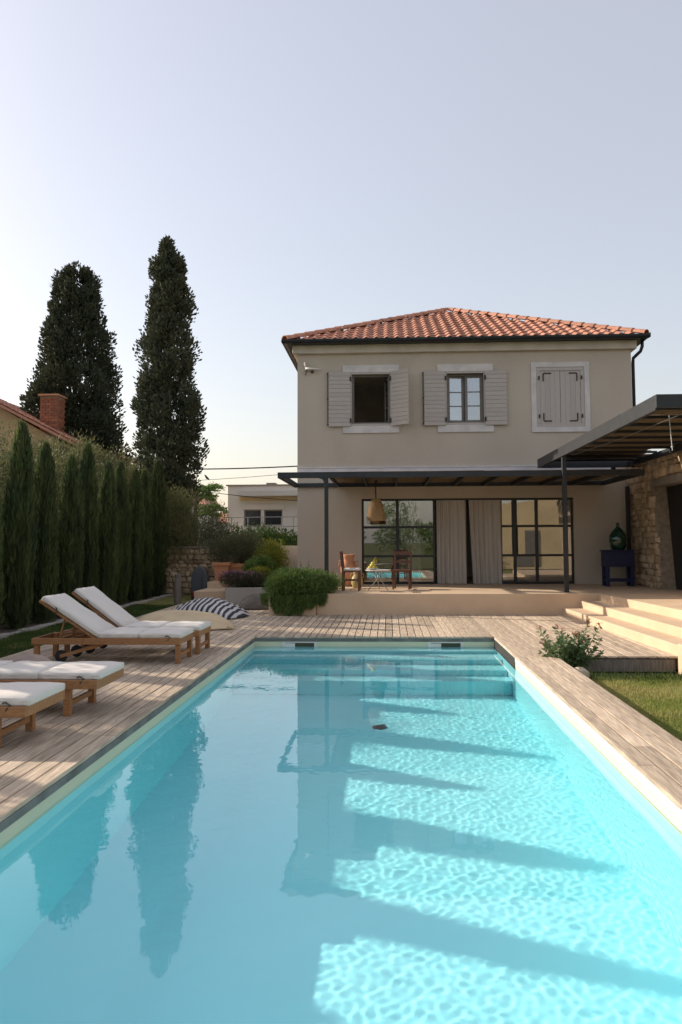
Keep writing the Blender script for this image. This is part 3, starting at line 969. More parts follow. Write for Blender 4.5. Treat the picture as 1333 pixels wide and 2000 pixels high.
while y < UY1 - .4:
    MB().box(UX0 + .071, 6.279, y, y + .06, uz1 - .105, uz1 - .055).build('joist', 'anthracite', ug, world=True)
    y += .86
y = UY0 + .10
while y < UY1 - .5:
    d = random.uniform(.62, .80)
    stuff(link('reed_mat', reeds(UX0 + random.uniform(.15, .4), random.uniform(6.0, 6.9), y, y + d, uz1 - .035, 1900), ug, world=True))
    y += .86
MB().box(px1 - .048, px1 + .048, PY - .145, PY - .0461, TZ, uz0 - .001).build('post', 'anthracite', ug, bevel=.006, world=True)
MB().box(6.27, 6.37, 20.5, 20.6, TZ, bz0 - .05).build('post', 'anthracite', ug, bevel=.006, world=True)
bx_ = at(1197, 912, Y=20.2)
MB().box(bx_.x - .05, bx_.x + .05, 20.1, 20.2, bz1 + .02, uz0 - .001).build('short_post', 'anthracite', ug, bevel=.004, world=True)
wa, wb = at(1105, 893, Y=17.5), at(1300, 800, Y=11.9)
wa.z = uz0 + .02; wb.z = uz0 + .02
MB().tube([(UX0 + .25, 17.6, uz0 + .03), (UX0 + .4, 14.5, uz0 - .02), (UX0 + .6, 11.5, uz0 + .03)], .005, 5).build('guy_wire', 'steel', ug, world=True)
cp = at(1307, 800, Y=12.2)
tag(MB().tube([(cp.x, 12.2, uz0 + .05), (cp.x + .01, 12.2, uz0 - .15), (cp.x + .035, 12.2, at(1312, 880, Y=12.2).z)], .006, 6).build('hanging_cord', 'paint_white'),
    'thin white cord hanging from the higher pergola', 'cord')

# ------------------------------------------------------------------ stone building on the right
SX = 6.45
sb = thing('stone_building', 'rubble stone annex with concrete lintel under the higher pergola', 'building', (8, 17, TZ))
SZT = at(1222, 912, X=SX).z
dj_top, dj_bot, dr = 19.05, 18.60, 16.3        # battered left jamb, right jamb (y)
lz = at(1265, 953, X=SX).z
core = MB()
core.add([(SX + .05, dj_bot, TZ - .1), (SX + .05, FY, TZ - .1), (SX + .05, FY, SZT), (SX + .05, dj_top, SZT), (SX + .05, dj_top, lz),
          (SX + .6, dj_bot, TZ - .1), (SX + .6, FY, TZ - .1), (SX + .6, FY, SZT), (SX + .6, dj_top, SZT), (SX + .6, dj_top, lz)],
         [(0, 1, 2, 3, 4), (9, 8, 7, 6, 5), (0, 4, 9, 5), (0, 5, 6, 1), (2, 7, 8, 3), (1, 6, 7, 2), (4, 3, 8, 9)])
core.box(SX + .051, SX + .6, 12.8, dj_top - .002, lz + .19, SZT)
core.box(SX + .051, SX + .6, 12.8, dr, TZ - .1, lz)
wall_core = core.build('wall_core', 'mortar', sb, world=True)
MB().box(SX - .01, SX + .59, 12.8, dj_top + .10, lz + .001, lz + .189).build('lintel', 'concrete', sb, bevel=.01, world=True)
MB().box(SX - .03, 9.2, 12.7, FY, SZT + .002, SZT + .10).build('roof_slab', 'concrete', sb, bevel=.01, world=True)
MB().box(SX + .6, 9.2, 12.8, 13.2, TZ - .1, SZT).build('side_wall', 'plaster', sb, world=True)
MB().box(9.0, 9.2, 13.2, FY, TZ - .1, SZT).build('back_wall', 'plaster', sb, world=True)
MB().box(SX + .60, 9.0, FY - .3, FY - .01, TZ - .1, SZT).build('end_wall', 'interior', sb, world=True)
dl = MB().box(SX + .35, SX + .41, 17.92, dj_top + .1, TZ + .005, lz).build('door', 'iron', sb, world=True)
d2 = MB().box(SX + .30, SX + .36, dr, 17.90, TZ + .006, lz).build('door', 'plaster', sb, world=True)
MB().box(SX + .24, SX + .299, 17.2, 17.82, 1.68, 1.77).build('latch', 'iron', d2, world=True)


def stone_mesh(h, wdt):
    j = lambda s: random.uniform(-1.7 * s, 1.7 * s)
    q = [(-wdt / 2 + j(.03), -h / 2 + j(.02)), (j(wdt * .2), -h / 2 + j(.022)), (wdt / 2 + j(.03), -h / 2 + j(.02)), (wdt / 2 + j(.02), h / 2 + j(.02)), (j(wdt * .2), h / 2 + j(.022)), (-wdt / 2 + j(.02), h / 2 + j(.02))]
    dep = random.uniform(.05, .09)
    mb = MB()
    mb.v = [(0, a, b) for a, b in q] + [(-dep * .6, a * .95, b * .93) for a, b in q] + [(-dep + j(.008), a * .75, b * .72) for a, b in q]
    mb.f = [tuple(range(12, 18))] + [(r + k, r + (k + 1) % 6, r + 6 + (k + 1) % 6, r + 6 + k) for r in (0, 6) for k in range(6)]
    me_ = mb.mesh('stone', 'stone', smooth=True)
    me_.set_sharp_from_angle(angle=R(55))
    return me_


STONES = [stone_mesh(h, w_) for h in (.13, .17, .22) for w_ in (.16, .22, .28, .36)]


def lay_stones(parent, x, y0, y1, z0, z1, keep=lambda y, z: True, flip=0.0, big=1.0):
    """random coursed rubble on a plane facing -X (or turned by flip about Z, then y runs along the wall)"""
    z = z0
    while z < z1 - .06:
        hi = random.choice((0, 1, 1, 2)); h = (.13, .17, .22)[hi] * big
        if z + h > z1:
            h = z1 - z
        y = y0 + random.uniform(-.1, .02)
        while y < y1 - .03:
            wi = random.randrange(4); w_ = (.16, .22, .28, .36)[wi] * big
            sy = 1.0
            if y + w_ > y1:
                sy = max(.35, (y1 - y) / w_)
            cy, cz = y + w_ * sy / 2, z + h / 2
            if keep(cy, cz):
                M = Matrix.Translation((x, cy, cz)) if not flip else Matrix.Translation((cy, x, cz)) @ Matrix.Rotation(flip, 4, 'Z')
                M = M @ Matrix.Diagonal((1, sy * big * .97, h / (.13, .17, .22)[hi] * .97, 1)) @ Matrix.Rotation(random.uniform(-.12, .12) + (math.pi if random.random() < .5 else 0), 4, 'X')
                link('stone', STONES[hi * 4 + wi], parent, world=True, M=M)
            y += w_ * sy
        z += h


lay_stones(wall_core, SX + .052, 18.6, FY - .02, TZ, SZT, lambda y, z: y > dj_bot + (dj_top - dj_bot) * min(1, (z - TZ) / (lz - TZ)) + .05 and not (z > lz - .1 and z < lz + .23 and y < dj_top + .2) if z < lz + .23 else True)
lay_stones(wall_core, SX + .053, 13.0, 18.6, lz + .20, SZT)

# ------------------------------------------------------------------ things on the terrace
def chair(name, label, loc, rz, cushion):
    c = thing(name, label, 'chair', loc, rz, 'wooden dining chairs on the terrace')
    W, D, H = .43, .42, .93
    for sx in (-1, 1):
        MB().bar((sx * (W / 2 - .02), -D / 2 + .02, 0), (sx * (W / 2 - .02), -D / 2 + .02, .44), .042, .042).build('leg', 'redwood', c, bevel=.004)
        MB().bar((sx * (W / 2 - .02), D / 2 - .02, 0), (sx * (W / 2 - .02), D / 2 - .02, .45), .042, .042).bar((sx * (W / 2 - .02), D / 2 - .02, .449), (sx * (W / 2 - .02), D / 2 + .03, H), .042, .042).build('leg', 'redwood', c, bevel=.004)
        MB().bar((sx * (W / 2 - .02), -D / 2 + .04, .25), (sx * (W / 2 - .02), D / 2 - .04, .25), .025, .03).build('stretcher', 'redwood', c, bevel=.003)
    MB().box(-W / 2, W / 2, -D / 2, D / 2, .44, .475).build('seat', 'redwood', c, bevel=.006)
    rect_frame(MB(), -W / 2 + .03, W / 2 - .03, -D / 2 + .012, -D / 2 + .03, .38, .445, .02).build('apron', 'redwood', c)
    MB().box(-W / 2 + .04, W / 2 - .04, D / 2 + .005, D / 2 + .035, H - .10, H - .015).build('back_rail', 'redwood', c, bevel=.006)
    MB().box(-W / 2 + .04, W / 2 - .04, D / 2 - .005, D / 2 + .02, H - .30, H - .235).build('back_rail', 'redwood', c, bevel=.006)
    if cushion:
        MB().box(-W / 2 + .01, W / 2 - .01, -D / 2 + .0, D / 2 - .05, .476, .535).build('cushion', 'cushion', c, bevel=.025, segs=3, smooth=True)
    return c


p = at(688, 1152, Z=TZ)
chair('chair', 'reddish wooden chair with white seat cushion beside the yellow vase', (p.x, 18.35, TZ), R(88), True)
p = at(785, 1147, Z=TZ)
chair('chair', 'reddish wooden chair without cushion right of the small table', (p.x, 18.95, TZ), R(-8), False)
p = at(740, 1150, Z=TZ)
tb = thing('side_table', 'small round metal table on thin splayed legs between the chairs', 'table', (p.x, 18.6, TZ))
MB().lathe([(.29, .46), (.31, .465), (.31, .48), (.29, .485)], 28).build('table_top', 'paint_white', tb, smooth=False)
for k in range(3):
    a = k * 2.094 + 3.6
    MB().tube([(.13 * math.cos(a), .13 * math.sin(a), .459), (.06 * math.cos(a + .4), .06 * math.sin(a + .4), .24), (.27 * math.cos(a), .27 * math.sin(a), .0)], .011, 7).build('leg', 'steel', tb, smooth=True)
fb = thing('fruit_plate', 'shallow plate heaped with yellow lemons on the small table', 'fruit plate', (p.x - .14, 18.58, TZ + .486))
MB().lathe([(.05, 0), (.11, .012), (.15, .035), (.145, .04), (.10, .02), (.02, .012)], 20).build('plate', 'paint_white', fb, smooth=True)
lem = MB().lathe([(.004, -.05), (.018, -.042), (.034, -.02), (.037, 0), (.034, .02), (.018, .042), (.006, .052)], 10).mesh('lemon', 'lemon', smooth=True)
for i, (a, r, z) in enumerate([(0, 0, .055), (0, .07, .055), (1, .07, .055), (2.1, .07, .055), (3.1, .07, .055), (4.2, .07, .055), (5.2, .07, .055), (.5, .035, .105), (2.6, .035, .105), (4.7, .035, .105), (1, .01, .15)]):
    link('lemon', lem, fb, M=Matrix.Translation((r * math.cos(a), r * math.sin(a), z)) @ Euler((random.uniform(1, 2), random.uniform(0, 3), random.uniform(0, 6))).to_matrix().to_4x4())
q = at(684, 1146, Z=TZ)
jar = thing('terracotta_jar', 'tall terracotta jar against the wall behind the cushioned chair', 'jar', (q.x - .05, 20.2, TZ))
MB().lathe([(.14, 0), (.17, .05), (.20, .30), (.21, .48), (.17, .60), (.13, .66), (.14, .74), (.17, .82), (.15, .83), (.11, .72)], 24).build('body', 'terracotta', jar, smooth=True)
MB().tube([(.15, 0, .62), (.24, 0, .66), (.25, 0, .56), (.19, 0, .46)], .018, 8).build('handle', 'terracotta', jar, smooth=True)
MB().tube([(-.15, 0, .62), (-.24, 0, .66), (-.25, 0, .56), (-.19, 0, .46)], .018, 8).build('handle', 'terracotta', jar, smooth=True)
q = at(698, 1149, Z=TZ)
va_ = thing('vase', 'yellow two handled ceramic vase on the floor beside the cushioned chair', 'vase', (q.x, 19.3, TZ))
MB().lathe([(.09, 0), (.11, .02), (.145, .12), (.15, .20), (.12, .29), (.085, .33), (.09, .37), (.11, .40), (.095, .40), (.07, .34)], 24).build('body', 'yellow_ceramic', va_, smooth=True)
for s_ in (-1, 1):
    MB().tube([(s_ * .085, 0, .35), (s_ * .15, 0, .36), (s_ * .165, 0, .30), (s_ * .13, 0, .25)], .013, 8).build('handle', 'yellow_ceramic', va_, smooth=True)

# wicker pendant
PX_, PYY = at(735, 1000, Y=19.2).x, 19.2
zb, zt = at(735, 1017, Y=PYY).z, at(735, 974, Y=PYY).z
pl = thing('pendant_lamp', 'bell shaped wicker pendant lamp hanging under the pergola', 'lamp', (PX_, PYY, zb))
H_ = zt - zb
wk = MB()
prof_ = [(.215, 0), (.222, .03), (.215, H_ * .25), (.19, H_ * .5), (.155, H_ * .75), (.11, H_ * .93), (.085, H_)]
wk.lathe(prof_, 28)
wk.f = wk.f[:-2]
shade = wk.build('lamp_shade', 'wicker', pl, smooth=True)
wv = MB()
for i in range(15):
    t = i / 14
    z = H_ * t
    r_ = np.interp(z, [p_[1] for p_ in prof_], [p_[0] for p_ in prof_]) + .004
    wv.tube([(r_ * math.cos(a), r_ * math.sin(a), z + .004 * math.sin(a * 9 + i)) for a in np.linspace(0, 2 * math.pi, 29)], .006, 5)
for k in range(28):
    a = k * 2 * math.pi / 28
    wv.tube([((r_ + .007) * math.cos(a), (r_ + .007) * math.sin(a), z) for r_, z in prof_], .005, 4)
wv.build('woven_canes', 'wicker', shade, smooth=True)
MB().lathe([(.03, H_ - .14), (.045, H_ - .10), (.03, H_ - .02)], 12).build('bulb_holder', 'iron', pl, smooth=True)
MB().tube([(0, 0, H_ - .02), (-.01, 0, H_ + .2), (0, 0, bz0 + .04 - zb)], .016, 8).build('cord', 'iron', pl, smooth=True)
MB().box(-.03, .03, -.03, .03, bz0 - .05 - zb, bz0 + .06 - zb).build('ceiling_hook', 'iron', pl)

# navy stand with demijohn
NX, NY = 5.86, 20.0
ns_ = thing('side_stand', 'tall navy blue painted stand with stretchers against the stone wall', 'stand', (NX, NY, TZ))
zt = at(1210, 1074, Y=NY).z - TZ
za_ = at(1210, 1107, Y=NY).z - TZ
w2 = .36
MB().box(-w2 - .03, w2 + .03, -.25, .25, zt - .03, zt).build('top', 'navy', ns_, bevel=.004)
MB().box(-w2, w2, -.22, .22, za_, zt - .031).build('drawer_box', 'navy', ns_, bevel=.006)
MB().box(-w2 + .06, w2 - .06, -.232, -.221, za_ + .05, zt - .09).build('drawer', 'navy', ns_, bevel=.006)
MB().lathe([(.004, 0), (.016, .01), (.016, .02), (.006, .03)], 10).build('knob', 'iron', ns_).matrix_basis = Matrix.Translation((-w2 - .002, 0, (za_ + zt) / 2)) @ Matrix.Rotation(-math.pi / 2, 4, 'Y')
for sx in (-1, 1):
    for sy in (-1, 1):
        MB().bar((sx * (w2 - .05), sy * .17, 0), (sx * (w2 - .05), sy * .17, za_ - .001), .085, .085).build('leg', 'navy', ns_, bevel=.006)
    MB().box(sx * (w2 - .05) - .02, sx * (w2 - .05) + .02, -.126, .126, .12, .19).build('stretcher', 'navy', ns_)
for sy in (-1, 1):
    MB().box(-w2 + .094, w2 - .094, sy * .17 - .02, sy * .17 + .02, .12, .19).build('stretcher', 'navy', ns_)
dm = thing('demijohn', 'round dark green glass demijohn standing on the navy stand', 'demijohn', (NX + .02, NY, TZ + zt))
MB().lathe([(.13, 0), (.17, .02), (.205, .12), (.225, .24), (.215, .35), (.17, .45), (.10, .53), (.045, .58), (.035, .64), (.048, .65), (.048, .67), (.03, .672)], 32).build('bottle', 'bottle_glass', dm, smooth=True)
MB().lathe([(.028, .66), (.03, .70), (.024, .705)], 12).build('stopper', 'bark', dm, smooth=True)
# small white bracket on the facade
q = at(598, 722, Y=FY)
wb_ = thing('wall_bracket', 'small white bracket with arm and dark tip on the upper left facade', 'bracket', (q.x, FY, q.z))
MB().tube([(0, -.06, .22), (-.02, -.06, .15), (.0, -.06, .06), (-.005, -.06, -.06)], [.02, .035, .025, .02], 8).build('upright', 'paint_white', wb_, smooth=True)
MB().tube([(0, -.07, .01), (.2, -.10, .0), (.42, -.12, -.02)], [.04, .035, .015], 8).build('arm', 'paint_white', wb_, smooth=True)
MB().tube([(.005, -.07, -.06), (.0, -.09, -.18)], [.025, .01], 8).build('tip', 'iron', wb_, smooth=True)
MB().box(.15, .21, -.06, -.001, -.10, -.04).build('wall_mount', 'iron', wb_)
MB().box(-.03, .03, -.06, -.001, -.03, .03).build('wall_mount', 'paint_white', wb_)

# ------------------------------------------------------------------ sun loungers
def cushion_mb(x0, x1, wdt, th, nx_=12, ny_=6, puff=.012):
    """a soft slab lying on z=0, long axis x, rounded and slightly domed"""
    bm = bmesh.new()
    bmesh.ops.create_cube(bm, size=1)
    bmesh.ops.subdivide_edges(bm, edges=bm.edges[:], cuts=9, use_grid_fill=True)
    for v in bm.verts:
        a, b_, c = v.co * 2
        rx = min(1, .05 / ((x1 - x0) / 2)); 
        f = lambda t, r: math.copysign(1 - r + r * math.sin((abs(t) - (1 - r)) / r * math.pi / 2), t) if abs(t) > 1 - r else t
        dome = (1 - abs(a) ** 4) * (1 - abs(b_) ** 4)
        edge = max(abs(a), abs(b_)) ** 10
        z = c * th / 2 * (1 - .28 * edge) + (puff * dome if c > 0 else 0)
        wob = .003 * math.sin(7 * a + 3 * b_ + x0 * 9) + .0025 * math.sin(11 * b_ - 4 * a + x1 * 5) if c > 0 else 0
        v.co = Vector(((x0 + x1) / 2 + a * (x1 - x0) / 2 * (1 - .02 * abs(c) ** 4), b_ * wdt / 2 * (1 - .02 * abs(c) ** 4) + .004 * math.sin(9 * a), z + th / 2 + wob))
    me_ = bpy.data.meshes.new('cushion')
    bm.to_mesh(me_); bm.free()
    me_.materials.append(MATS['cushion']); me_.shade_smooth()
    return me_


def lounger(label, loc, ang, rz=0.0, inset=.035):
    """foot end at local x=0, head towards -x, y across; ang raises the backrest"""
    t = thing('sun_lounger', label, 'sun lounger', loc, rz, 'teak sun loungers on the left deck')
    L_, W, h = 2.02, .70, .34
    for s in (-1, 1):
        MB().box(-L_, 0, s * W / 2 - .0175, s * W / 2 + .0175, h - .085, h).build('side_rail', 'teak', t, bevel=.005)
        MB().bar((-inset, s * (W / 2 - .052), 0), (-inset, s * (W / 2 - .052), h - .004), .065, .065).build('leg', 'teak', t, bevel=.004)
        MB().bar((-L_ + .05, s * (W / 2 - .052), 0), (-L_ + .05, s * (W / 2 - .052), h - .004), .065, .065).build('leg', 'teak', t, bevel=.004)
        wl = MB().lathe([(.02, -.018), (.075, -.016), (.085, -.006), (.085, .006), (.075, .016), (.02, .018)], 20).build('wheel', 'rubber', t, smooth=True)
        wl.matrix_basis = Matrix.Translation((-L_ + .37, s * (W / 2 - .09), .086)) @ Matrix.Rotation(math.pi / 2, 4, 'X')
        MB().bar((-L_ + .37, s * (W / 2 - .055), .09), (-L_ + .95, s * (W / 2 - .055), h - .09), .03, .045).build('wheel_arm', 'teak', t, bevel=.004)
    MB().tube([(-L_ + .37, -W / 2 + .11, .086), (-L_ + .37, W / 2 - .11, .086)], .011, 8).build('axle', 'steel', t, smooth=True)
    MB().box(-.03, 0.0, -W / 2 + .018, W / 2 - .018, h - .085, h - .001).build('end_rail', 'teak', t, bevel=.004)
    MB().box(-L_, -L_ + .03, -W / 2 + .018, W / 2 - .018, h - .085, h - .001).build('end_rail', 'teak', t, bevel=.004)
    MB().box(-inset - .015, -inset + .015, -W / 2 + .085, W / 2 - .085, .08, .13).build('stretcher', 'teak', t, bevel=.004)
    hx = -1.14
    n_s = 13
    for i in range(n_s):
        xa = hx + .02 + i * (1.09 / n_s)
        MB().box(xa, xa + .06, -W / 2 + .018, W / 2 - .018, h - .032, h - .012).build('slat', 'teak', t)
    B = Matrix.Translation((hx, 0, h - .005)) @ Matrix.Rotation(ang, 4, 'Y')      # backrest, local -x up the back
    br = rect_frame(MB(), -.90, 0, -W / 2 + .035, W / 2 - .035, 0, .001, .05)
    bk = MB()
    for s in (-1, 1):
        bk.box(-.92, 0, s * (W / 2 - .045) - .02, s * (W / 2 - .045) + .02, -.035, .0)
    bk.box(-.95, -.90, -W / 2 + .03, W / 2 - .03, -.036, .001)
    bo = link('backrest_frame', bk.mesh('backrest_frame', 'teak'), t, M=B, bevel=.004)
    for i in range(10):
        xa = -.86 + i * .085
        link('slat', MB().box(xa, xa + .055, -W / 2 + .066, W / 2 - .066, -.022, -.004).mesh('slat', 'teak'), bo)
    if ang > .1:
        tip = B @ Vector((-.55, 0, -.03))
        for s in (-1, 1):
            MB().bar((tip.x, s * .22, tip.z), (tip.x - .08, s * .22, h - .05), .03, .02).build('prop', 'teak', t)
        MB().box(-L_ + .25, -L_ + .29, -W / 2 + .018, W / 2 - .018, h - .06, h - .03).build('prop_rail', 'teak', t)
        MB().box(-L_ + .42, -L_ + .46, -W / 2 + .018, W / 2 - .018, h - .06, h - .03).build('prop_rail', 'teak', t)
    cs = link('mattress', cushion_mb(hx + .01, -.575, W - .03, .085), t, M=Matrix.Translation((0, 0, h - .012)))
    cs2 = link('mattress', cushion_mb(-.57, .015, W - .03, .085), t, M=Matrix.Translation((0, 0, h - .012)))
    cs3 = link('back_cushion', cushion_mb(-.93, -.005, W - .03, .085), t, M=B @ Matrix.Translation((0, 0, .001)))
    for s in (-1, 1):
        MB().tube([(-.20, s * (W / 2 - .014), .032), (-.17, s * (W / 2 + .012), .047), (-.13, s * (W / 2 + .004), .022), (-.16, s * (W / 2 + .022), -.018)], .007, 6).build('tie', 'strap', cs2)
        link('tie', MB().tube([(-.70, s * (W / 2 - .018), .03), (-.68, s * (W / 2 + .012), .045), (-.64, s * (W / 2 + .01), .01), (-.67, s * (W / 2 + .016), -.03)], .007, 6).mesh('tie', 'strap'), cs3)
    def piping(parent, xa, xb):
        y_ = W / 2 - .018
        pts = [(xa + .02, -y_, .05), (xb - .02, -y_, .05), (xb - .004, -y_ + .02, .05), (xb - .004, y_ - .02, .05), (xb - .02, y_, .05), (xa + .02, y_, .05), (xa + .004, y_ - .02, .05), (xa + .004, -y_ + .02, .05), (xa + .02, -y_, .05)]
        link('piping', MB().tube(pts, .006, 5).mesh('piping', 'cushion', True), parent)
    piping(cs, hx + .01, -.575); piping(cs2, -.57, .015); piping(cs3, -.93, -.005)
    return t


lounger('teak lounger with raised back, nearer one of the pair beside the bean bags', (-2.79, 10.60, .001), R(33))
lounger('teak lounger with raised back, farther one of the pair beside the bean bags', (-2.74, 11.47, .001), R(37))
lounger('flat teak lounger, second from the front at the left edge', (-2.72, 7.50, .001), R(0.5), inset=.30)
lounger('front teak lounger at the left edge, only its foot end in view', (-2.84, 6.34, .001), R(0.5), inset=.27)
fc = at(58, 1274, Y=9.1)


def soft_blob(name, m, sx, sy, sz, seed, parent=None, wr=.03, pinch=.5, flat=.25):
    """a slumped bean bag: square-ish in plan with pulled corners, flat base, creased top"""
    bm = bmesh.new()
    bmesh.ops.create_uvsphere(bm, u_segments=64, v_segments=28, radius=1)
    r_ = np.random.default_rng(seed)
    ph = r_.uniform(0, 6, 8)
    for v in bm.verts:
        x, y, z = v.co
        a = math.atan2(y, x)
        rad = math.hypot(x, y)
        sq = 1 / max(abs(math.cos(a)), abs(math.sin(a)))                  # square plan
        k = rad ** 1.0 * (1 + (sq - 1) * pinch * rad ** 3)
        hz = (max(0, 1 - rad ** 2)) ** .75 if z > 0 else 0
        cr = wr * rad * (math.sin(a * 9 + ph[0] + 3 * rad) + .6 * math.sin(a * 17 + ph[1] - 2 * rad) + .5 * math.sin(a * 5 + ph[2]))
        hz = max(0, hz * (1 + .10 * math.sin(3 * x + ph[3]) + .08 * math.sin(4 * y + ph[4])) + cr * (1 if z > 0 else 0) * min(1, 4 * (1 - rad) + .15))
        v.co = Vector((k * math.cos(a) * sx, k * math.sin(a) * sy, (hz * (1 - flat) + flat * max(0, 1 - rad ** 6) * (z > 0)) * sz + (.025 if z > 0 else (0 if rad < .93 else .02))))
    me_ = bpy.data.meshes.new(name)
    bm.to_mesh(me_); bm.free()
    me_.materials.append(MATS[m]); me_.shade_smooth()
    return me_


p = at(372, 1215, Z=0.0)
t = thing('bean_bag', 'cream bean bag slumped on the deck behind the raised loungers', 'bean bag', (p.x + .10, 14.6, .001), R(18))
bb = link('bag', soft_blob('bag', 'creamcloth', .98, .76, .29, 3, wr=.09, flat=.08), t)
for sx, sy in ((1, -.92), (-1, -.95)):
    MB().tube([(sx * .82, sy * .68, .025), (sx * .88, sy * .74, .045), (sx * .93, sy * .78, .03)], [.05, .035, .015], 8).build('corner_loop', 'creamcloth', t, smooth=True)
p = at(400, 1195, Z=0.0)
t = thing('bean_bag', 'navy and white striped bean bag behind the cream one', 'bean bag', (at(404, 1190, Y=16.7).x, 16.75, .001), R(-14))
link('bag', soft_blob('bag', 'striped_cloth', .90, .62, .34, 5, wr=.05, flat=.12), t)
MB().tube([(-.75, -.52, .025), (-.80, -.56, .045), (-.84, -.59, .03)], [.05, .035, .015], 8).build('corner_loop', 'striped_cloth', t, smooth=True)
p = at(510, 1180, Z=0.0)
t = thing('bean_bag', 'grey bean bag slumped beside the round green bush', 'bean bag', (at(512, 1178, Y=18.9).x, 18.9, .001), R(10))
link('bag', soft_blob('bag', 'greycloth', .58, .5, .36, 8), t)
t = thing('floor_cushion', 'low beige pink floor cushion behind the flat lounger', 'cushion', (fc.x, 9.05, .001), R(4))
link('cushion', soft_blob('cushion', 'beigecloth', .36, .30, .26, 12, wr=.015, flat=.6), t)

# ------------------------------------------------------------------ trees and plants
def cat_arrays(parts):
    V, F, o = [], [], 0
    for v, f in parts:
        V.append(v); F.append(f + o); o += len(v)
    return np.concatenate(V), np.concatenate(F)


def trunk_mb(pts, radii, n=9):
    return MB().tube(pts, radii, n)


def tall_cypress(name, label, loc, H, prof, nclump, per, seed, clump_r, leafL=.15, lean=(0, 0), group='tall cypresses behind the garden'):
    """dark crown of many upright tufts round a trunk; prof gives (height fraction, radius)"""
    global rng
    keep = rng
    rng = np.random.default_rng(seed)
    t = thing(name, label, 'cypress', loc, 0, group)
    pt = [(lean[0] * k ** 1.5, lean[1] * k ** 1.5, H * k) for k in (0, .1, .3, .5, .7, .9)]
    trunk_mb(pt, [.26, .2, .16, .12, .07, .02]).build('trunk', 'bark', t, smooth=True)
    hs_ = np.array([p_[0] for p_ in prof]); rs_ = np.array([p_[1] for p_ in prof])
    # clump centres: more where the crown is wide
    z = []
    while len(z) < nclump:
        q = rng.uniform(hs_[0], hs_[-1])
        if rng.uniform(0, rs_.max()) < np.interp(q, hs_, rs_) + .12 * rs_.max():
            z.append(q)
    z = np.array(z)
    a = rng.uniform(0, 2 * math.pi, nclump)
    rr = np.interp(z, hs_, rs_) * (.28 + .66 * np.sqrt(rng.uniform(0, 1, nclump))) * (1 + .10 * np.sin(a * 3 + z * 17) + .07 * np.sin(a * 5 - z * 31))
    cen = np.stack([rr * np.cos(a) + lean[0] * z ** 1.5, rr * np.sin(a) + lean[1] * z ** 1.5, z * H], 1)
    rad = clump_r * rng.uniform(.55, 1.25, nclump) * np.clip(np.interp(z, hs_, rs_) / rs_.max() + .35, .35, 1)
    P, d = clumps(cen, rad, per, 1.35)
    out = np.stack([P[:, 0], P[:, 1], np.zeros(len(P))], 1)
    D = d * .5 + unit(out) * .35 + np.array([0, 0, .75]) + rng.normal(size=P.shape) * .25
    me_ = leaves('crown', P, D, rng.uniform(.6, 1.2, len(P)) * leafL, rng.uniform(.35, .6, len(P)) * leafL, 'cypress_leaf')
    link('crown', me_, t)
    for k in range(14):                                    # limbs that show in the gaps
        zz = rng.uniform(.12, .7); aa = rng.uniform(0, 6.28); r_ = np.interp(zz, hs_, rs_) * .75
        b0 = Vector((lean[0] * zz ** 1.5, lean[1] * zz ** 1.5, zz * H))
        MB().tube([b0, b0 + Vector((r_ * .5 * math.cos(aa), r_ * .5 * math.sin(aa), .5)), b0 + Vector((r_ * math.cos(aa), r_ * math.sin(aa), 1.4))], [.06, .04, .015], 6).build('limb', 'bark', t, smooth=True)
    rng = keep
    return t


b_ = at(327, 1135, Y=26.6)
HB = at(325, 470, Y=26.6).z
tb_ = at(331, 470, Y=26.6).x - b_.x
tall_cypress('cypress_tree', 'tall slender dark cypress nearest to the house', (b_.x, 26.6, -.05), HB,
             [(.06, .45), (.15, .72), (.24, .98), (.34, 1.14), (.5, 1.06), (.62, .94), (.74, .78), (.85, .60), (.93, .44), (1.0, .16)], 500, 115, 5, .31, lean=(tb_, 0))
b_ = at(140, 1100, Y=33)
HA = at(145, 527, Y=33).z
tall_cypress('cypress_tree', 'broad tall dark cypress behind the brick chimney', (b_.x, 33, -.05), HA,
             [(.18, 1.9), (.30, 2.2), (.42, 2.05), (.55, 1.84), (.68, 1.54), (.8, 1.24), (.9, .95), (.97, .72), (1.0, .40)], 600, 115, 9, .42, leafL=.19)


